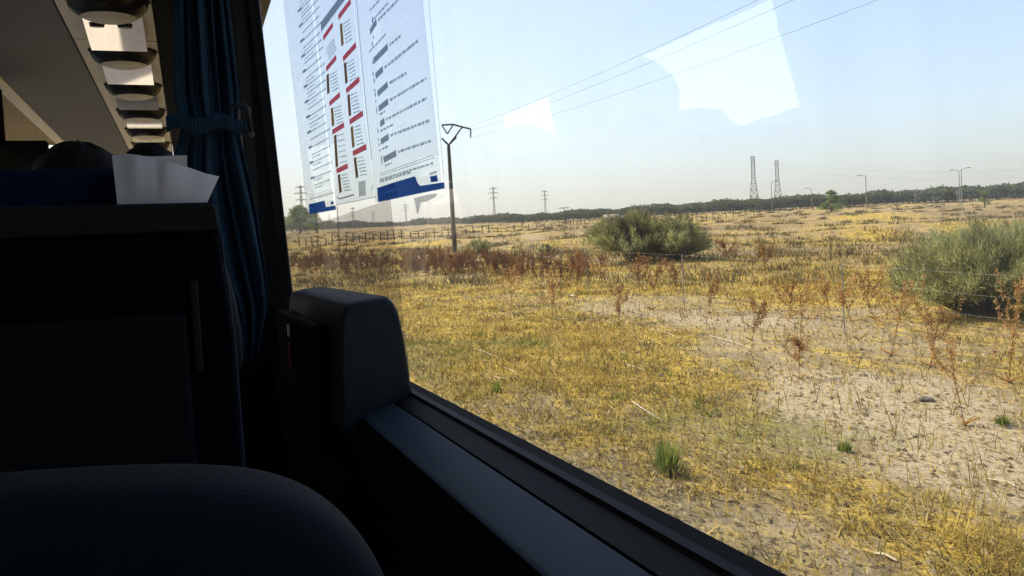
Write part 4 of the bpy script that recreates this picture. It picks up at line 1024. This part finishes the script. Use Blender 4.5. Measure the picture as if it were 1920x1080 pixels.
def low_back():
    root = empty('padded_backrest', e(-.2, .62, ZF), 'low dark padded backrest with broad rounded corner closest to the camera', 'seat'); c = root.location
    zs_ = -.014
    prof = [(-.56, -.115), (-.3, -.113), (-.116, -.116), (-.03, -.124), (.020, -.132), (.054, -.143), (.080, -.159), (.102, -.182), (.119, -.212), (.131, -.25), (.140, -.32), (.146, -.6), (-.62, -.6), (-.62, -.2)]
    mb = MB(); lay = [(.60, .02), (.588, .010), (.585, 0), (.60, -.004), (.64, -.004), (.69, 0), (.72, .02)]
    vs = []; n = len(prof); cx0, cz0 = -.2, -.4
    lay = [(.578, .045), (.582, .018), (.595, .004), (.62, 0), (.66, .0), (.69, .01), (.70, .04)]
    for y, k in lay:
        for (x, z) in prof:
            dx, dz = x - cx0, z - cz0; L = math.hypot(dx, dz); vs.append(Vector(e(cx0 + dx*(1-k/L), y, cz0 + dz*(1-k/L) + zs_)) - c)
    fs = [tuple(range(n))] + [(i*n+j, (i+1)*n+j, (i+1)*n+(j+1) % n, i*n+(j+1) % n) for i in range(len(lay)-1) for j in range(n)] + [tuple((len(lay)-1)*n + j for j in range(n))[::-1]]
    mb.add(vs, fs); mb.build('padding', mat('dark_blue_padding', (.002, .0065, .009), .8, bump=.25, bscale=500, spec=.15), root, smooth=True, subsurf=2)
    mb = MB(); ebox(mb, (-.5, .62, ZF), (.05, .68, -.602)); mb.v = [tuple(Vector(v) - c) for v in mb.v]; mb.build('support', M['liner'], root)
low_back()

# ---- white paper curling over the seat ahead
def paper():
    mb = MB(); mb.open = True; nx, nz = 36, 14
    c = Vector(e(-.02, 1.385, .09))
    bot = [(220, 383.5), (300, 382.5), (388, 381)]; top = [(210, 291), (235, 288), (262, 291), (300, 300), (345, 311), (385, 325), (411, 331)]
    def at(line, u):
        k = u*(len(line)-1); i = min(int(k), len(line)-2); t = k-i
        return (line[i][0]*(1-t) + line[i+1][0]*t, line[i][1]*(1-t) + line[i+1][1]*t)
    vs = []
    for i in range(nx+1):
        u = i/nx; b, t = at(bot, u), at(top, u)
        for j in range(nz+1):
            v = j/nz; px = b[0]*(1-v) + t[0]*v; py = b[1]*(1-v) + t[1]*v
            dy = 1.33 + .03*v*v - .018*math.sin(u*math.pi)*v + .05*max(0, u-.55)**1.3*v + .003*math.sin(u*19)*v + .006*max(0, 1 - abs(u-.48)/.05)*v
            vs.append(on_y(px, py, dy) - c)
    fs = [(i*(nz+1)+j, (i+1)*(nz+1)+j, (i+1)*(nz+1)+j+1, i*(nz+1)+j+1) for i in range(nx) for j in range(nz)]
    mb.add(vs, fs)
    # rear leaf standing behind
    b0 = len(mb.v); vs = []
    for i in range(13):
        u = i/12
        for j in range(7):
            v = j/6; px = 250 + 101*u; py = 340*(1-v) + (291 + 2*u + 1.5*math.sin(u*5))*v
            vs.append(on_y(px, py, 1.372 + .008*math.sin(u*4)) - c)
    mb.add(vs, [(i*7+j, (i+1)*7+j, (i+1)*7+j+1, i*7+j+1) for i in range(12) for j in range(6)])
    pm = mat('white_paper', (.60, .58, .58), .7, var=.05, scale=30)
    t = pm.node_tree; tr = t.nodes.new("ShaderNodeBsdfTranslucent"); tr.inputs[0].default_value = (.6, .58, .55, 1); mx = t.nodes.new("ShaderNodeMixShader"); mx.inputs[0].default_value = .3
    t.links.new(t.nodes["Principled BSDF"].outputs[0], mx.inputs[1]); t.links.new(tr.outputs[0], mx.inputs[2]); t.links.new(mx.outputs[0], t.nodes["Material Output"].inputs[0])
    o = mb.build('paper_sheet', pm, smooth=True); o.location = c; tag(o, 'white paper sheet curling up on top of the seat ahead', 'paper')
paper()

# ---- passengers ahead (only the tops of their heads show)
def skin_mesh(name, J, edges, m, parent, lv=2):
    me = bpy.data.meshes.new(name); me.from_pydata([j[:3] for j in J], edges, []); me.materials.append(m)
    o = bpy.data.objects.new(name, me); link(o, parent)
    sk = o.modifiers.new('skin', 'SKIN'); sk.use_smooth_shade = True; me.skin_vertices.new() if not me.skin_vertices else None
    for sv, j in zip(me.skin_vertices[0].data, J):
        sv.radius = (j[3], j[4] if len(j) > 4 else j[3])
    me.skin_vertices[0].data[0].use_root = True
    s = o.modifiers.new('s', 'SUBSURF'); s.levels = s.render_levels = lv; return o
def person(x, y, zt, label):
    """seated, facing forward; zt head top, y head centre"""
    root = empty('person', e(x, y, ZF), label, 'person'); top = zt - ZF
    sh = top - .33; hp = top - .86
    J = [(0, -.02, hp, .13, .11), (0, -.03, hp+.25, .12, .10), (0, -.03, sh-.08, .14, .10), (0, -.02, sh+.02, .06), (0, 0, sh+.09, .052), (0, .01, top-.17, .072, .085), (0, .0, top-.08, .075, .09),
         (.15, -.02, sh-.06, .05), (.17, .04, sh-.32, .04), (.13, .27, sh-.36, .032), (.13, .34, sh-.36, .03),
         (-.15, -.02, sh-.06, .05), (-.17, .04, sh-.32, .04), (-.13, .27, sh-.36, .032), (-.13, .34, sh-.36, .03),
         (.10, .06, hp-.02, .085), (.12, .46, hp-.02, .06), (.12, .50, .10, .042), (.12, .60, .05, .04),
         (-.10, .06, hp-.02, .085), (-.12, .46, hp-.02, .06), (-.12, .50, .10, .042), (-.12, .60, .05, .04)]
    Ed = [(0, 1), (1, 2), (2, 3), (3, 4), (4, 5), (5, 6), (2, 7), (7, 8), (8, 9), (9, 10), (2, 11), (11, 12), (12, 13), (13, 14), (0, 15), (15, 16), (16, 17), (17, 18), (0, 19), (19, 20), (20, 21), (21, 22)]
    skin_mesh('body', J, Ed, M['skin'], root)
    k = lambda i, r: (*J[i][:3], *[q + r for q in J[i][3:]])
    idx = [1, 2, 7, 8, 9, 11, 12, 13]; mp = {a: n for n, a in enumerate(idx)}
    skin_mesh('jumper', [k(i, .014) for i in idx], [(mp[a], mp[b]) for a, b in Ed if a in mp and b in mp], M['jumper'], root)
    idx = [0, 15, 16, 17, 19, 20, 21]; mp = {a: n for n, a in enumerate(idx)}
    skin_mesh('trousers', [k(i, .014) for i in idx], [(mp[a], mp[b]) for a, b in Ed if a in mp and b in mp], M['trouser'], root)
    # hair: a tousled cap open at the face
    mb = MB(); mb.open = True; nu, nv = 28, 14; vs = []; g = random.Random(int(x*1000))
    for i in range(nu):
        a = 2*math.pi*i/nu; face = max(0, math.sin(a))            # +y is the face
        for j in range(nv+1):
            ph = (j/nv)*(1.95 - 1.0*face**2); rr = 1 + .03*math.sin(9*a + 3*ph) + g.uniform(-.015, .02)
            vs.append((.083*rr*math.sin(ph)*math.cos(a), .100*rr*math.sin(ph)*math.sin(a) + .0, top - .108 + .108*rr*math.cos(ph)))
    mb.add(vs, [(i*(nv+1)+j, ((i+1) % nu)*(nv+1)+j, ((i+1) % nu)*(nv+1)+j+1, i*(nv+1)+j+1) for i in range(nu) for j in range(nv)])
    h = mb.build('hair', M['hair'], root, smooth=True); s = h.modifiers.new('t', 'SOLIDIFY'); s.thickness = .006
p = on_y(145, 274, 1.68); person(p.x, 1.68, p.z - E0.z, 'person in the seat ahead, only dark hair visible above the headrest, left one')
p = on_y(278, 274, 2.62); person(p.x, 2.62, p.z - E0.z, 'person further ahead under the row of reading lights, only dark hair visible')

# ---- monitor hanging at the front
root = empty('monitor', e(-1.02, 6.0, .58), 'dark hanging monitor at the far left near the coach ceiling', 'monitor')
MB().box((-.27, 0, 0), (.25, .08, .25)).build('casing', M['liner'], root, bevel=.012)
MB().box((-.24, -.004, .03), (.22, -.001, .22)).build('screen', M['gloss'], root)
MB().tube([(0, .04, .252), (0, .04, .93)], .02, 8).build('arm', M['liner'], root)

# ---- reading light units along the service strip
M['recess'] = mat('unit_recess', (.02, .018, .018), .25)
def unit(yc, label, big=False, mirror=None):
    cx_ = -.245; root = empty('reading_light_unit', e(cx_, yc, ZR - .006), label, 'reading light', 'reading light units in the ceiling strip')
    ax, ay, hgt = .155, .14, .09
    def ell(k, a0, a1, t0, t1, nu, nt_, push=0):
        vs = []; 
        for i in range(nu+1):
            a = a0 + (a1-a0)*i/nu
            for j in range(nt_+1):
                t = t0 + (t1-t0)*j/nt_   # 0 rim .. pi/2 lowest point
                c = math.cos(t)**.8 if math.cos(t) > 0 else 0
                vs.append((ax*k*c*math.cos(a), ay*k*c*math.sin(a), -hgt*k*math.sin(t)**.9 if t > 0 else 0))
        return vs, [(i*(nt_+1)+j, (i+1)*(nt_+1)+j, (i+1)*(nt_+1)+j+1, i*(nt_+1)+j+1) for i in range(nu) for j in range(nt_)]
    mb = MB(); mb.open = True; mb.add(*ell(1, 0, 2*math.pi, 0, math.pi/2-.001, 40, 10)); mb.build('housing', M['beige'], root, smooth=True)
    mb = MB(); mb.open = True; mb.add(*ell(1.035, math.pi*1.02, math.pi*1.98, .04, .86, 30, 6)); mb.build('light_lens', M['recess'], root, smooth=True)
    mb = MB(); n = 40
    mb.tube([(ax*1.05*math.cos(math.pi + math.pi*i/n), ay*1.08*math.sin(math.pi + math.pi*i/n), -.002) for i in range(n+1)], .006, 5); mb.build('shadow_gap_seal', M['black'], root, smooth=True)
    if big:
        for sx in (-.055, .055):
            mb = MB(); k = 16; mb.add([(sx + .032*math.cos(2*math.pi*i/k), ay*.55 + .018*math.sin(2*math.pi*i/k), -hgt*.83) for i in range(k)] + [(sx + .028*math.cos(2*math.pi*i/k), ay*.55 + .014*math.sin(2*math.pi*i/k), -hgt*1.02) for i in range(k)],
                   [tuple(range(k)), tuple(range(2*k-1, k-1, -1))] + [(i, (i+1) % k, (i+1) % k+k, i+k) for i in range(k)]); mb.build('air_nozzle', M['recess'], root)
    if mirror:
        (y0, y1) = mirror; mb = MB()
        k = (.055 + ZR/((y0+y1)/2))/2; dz = k*(y1-y0); a_, b_ = y0-yc, y1-yc
        mb.add([(-.125, a_, -.001), (.125, a_, -.001), (.125, b_, -.001 - dz), (-.125, b_, -.001 - dz), (.125, b_, 0), (-.125, b_, 0)], [(0, 1, 2, 3), (2, 4, 5, 3), (0, 3, 5), (1, 4, 2), (0, 5, 4, 1)]); mb.build('polished_panel', M['mirror'], root)
UY = [(4.02, 'nearest and largest reading light unit at the top edge, with two small air nozzles'), (4.93, 'second reading light unit from the top edge'), (5.82, 'third reading light unit counted from the top edge'),
      (6.72, 'fourth reading light unit counted from the top edge'), (7.60, 'third reading light unit counted from the far end'), (8.45, 'second reading light unit from the far end'), (9.15, 'farthest and smallest reading light unit above the paper')]
for i, (y, lab) in enumerate(UY):
    nx_ = UY[i+1][0] if i+1 < len(UY) else None
    unit(y, lab, i == 0, (y + .16, nx_ - .31) if nx_ else None)

# ------------------------------------------------------------------ dusty summer air
hb = MB().box((-3400, -3400, -140), (3400, 3400, 130)); hzo = hb.build('haze', mat('haze_surface', (1, 1, 1)))
hm = bpy.data.materials.new('dusty_air'); hm.use_nodes = True; t = hm.node_tree; t.nodes.clear()
out = t.nodes.new("ShaderNodeOutputMaterial"); pv = t.nodes.new("ShaderNodeVolumePrincipled")
pv.inputs["Color"].default_value = (.97, .94, .90, 1); pv.inputs["Density"].default_value = .00022; pv.inputs["Anisotropy"].default_value = .3
t.links.new(pv.outputs[0], out.inputs["Volume"]); hzo.data.materials.clear(); hzo.data.materials.append(hm); tag(hzo, 'thin dusty haze filling the air over the plain', 'haze', kind='stuff')
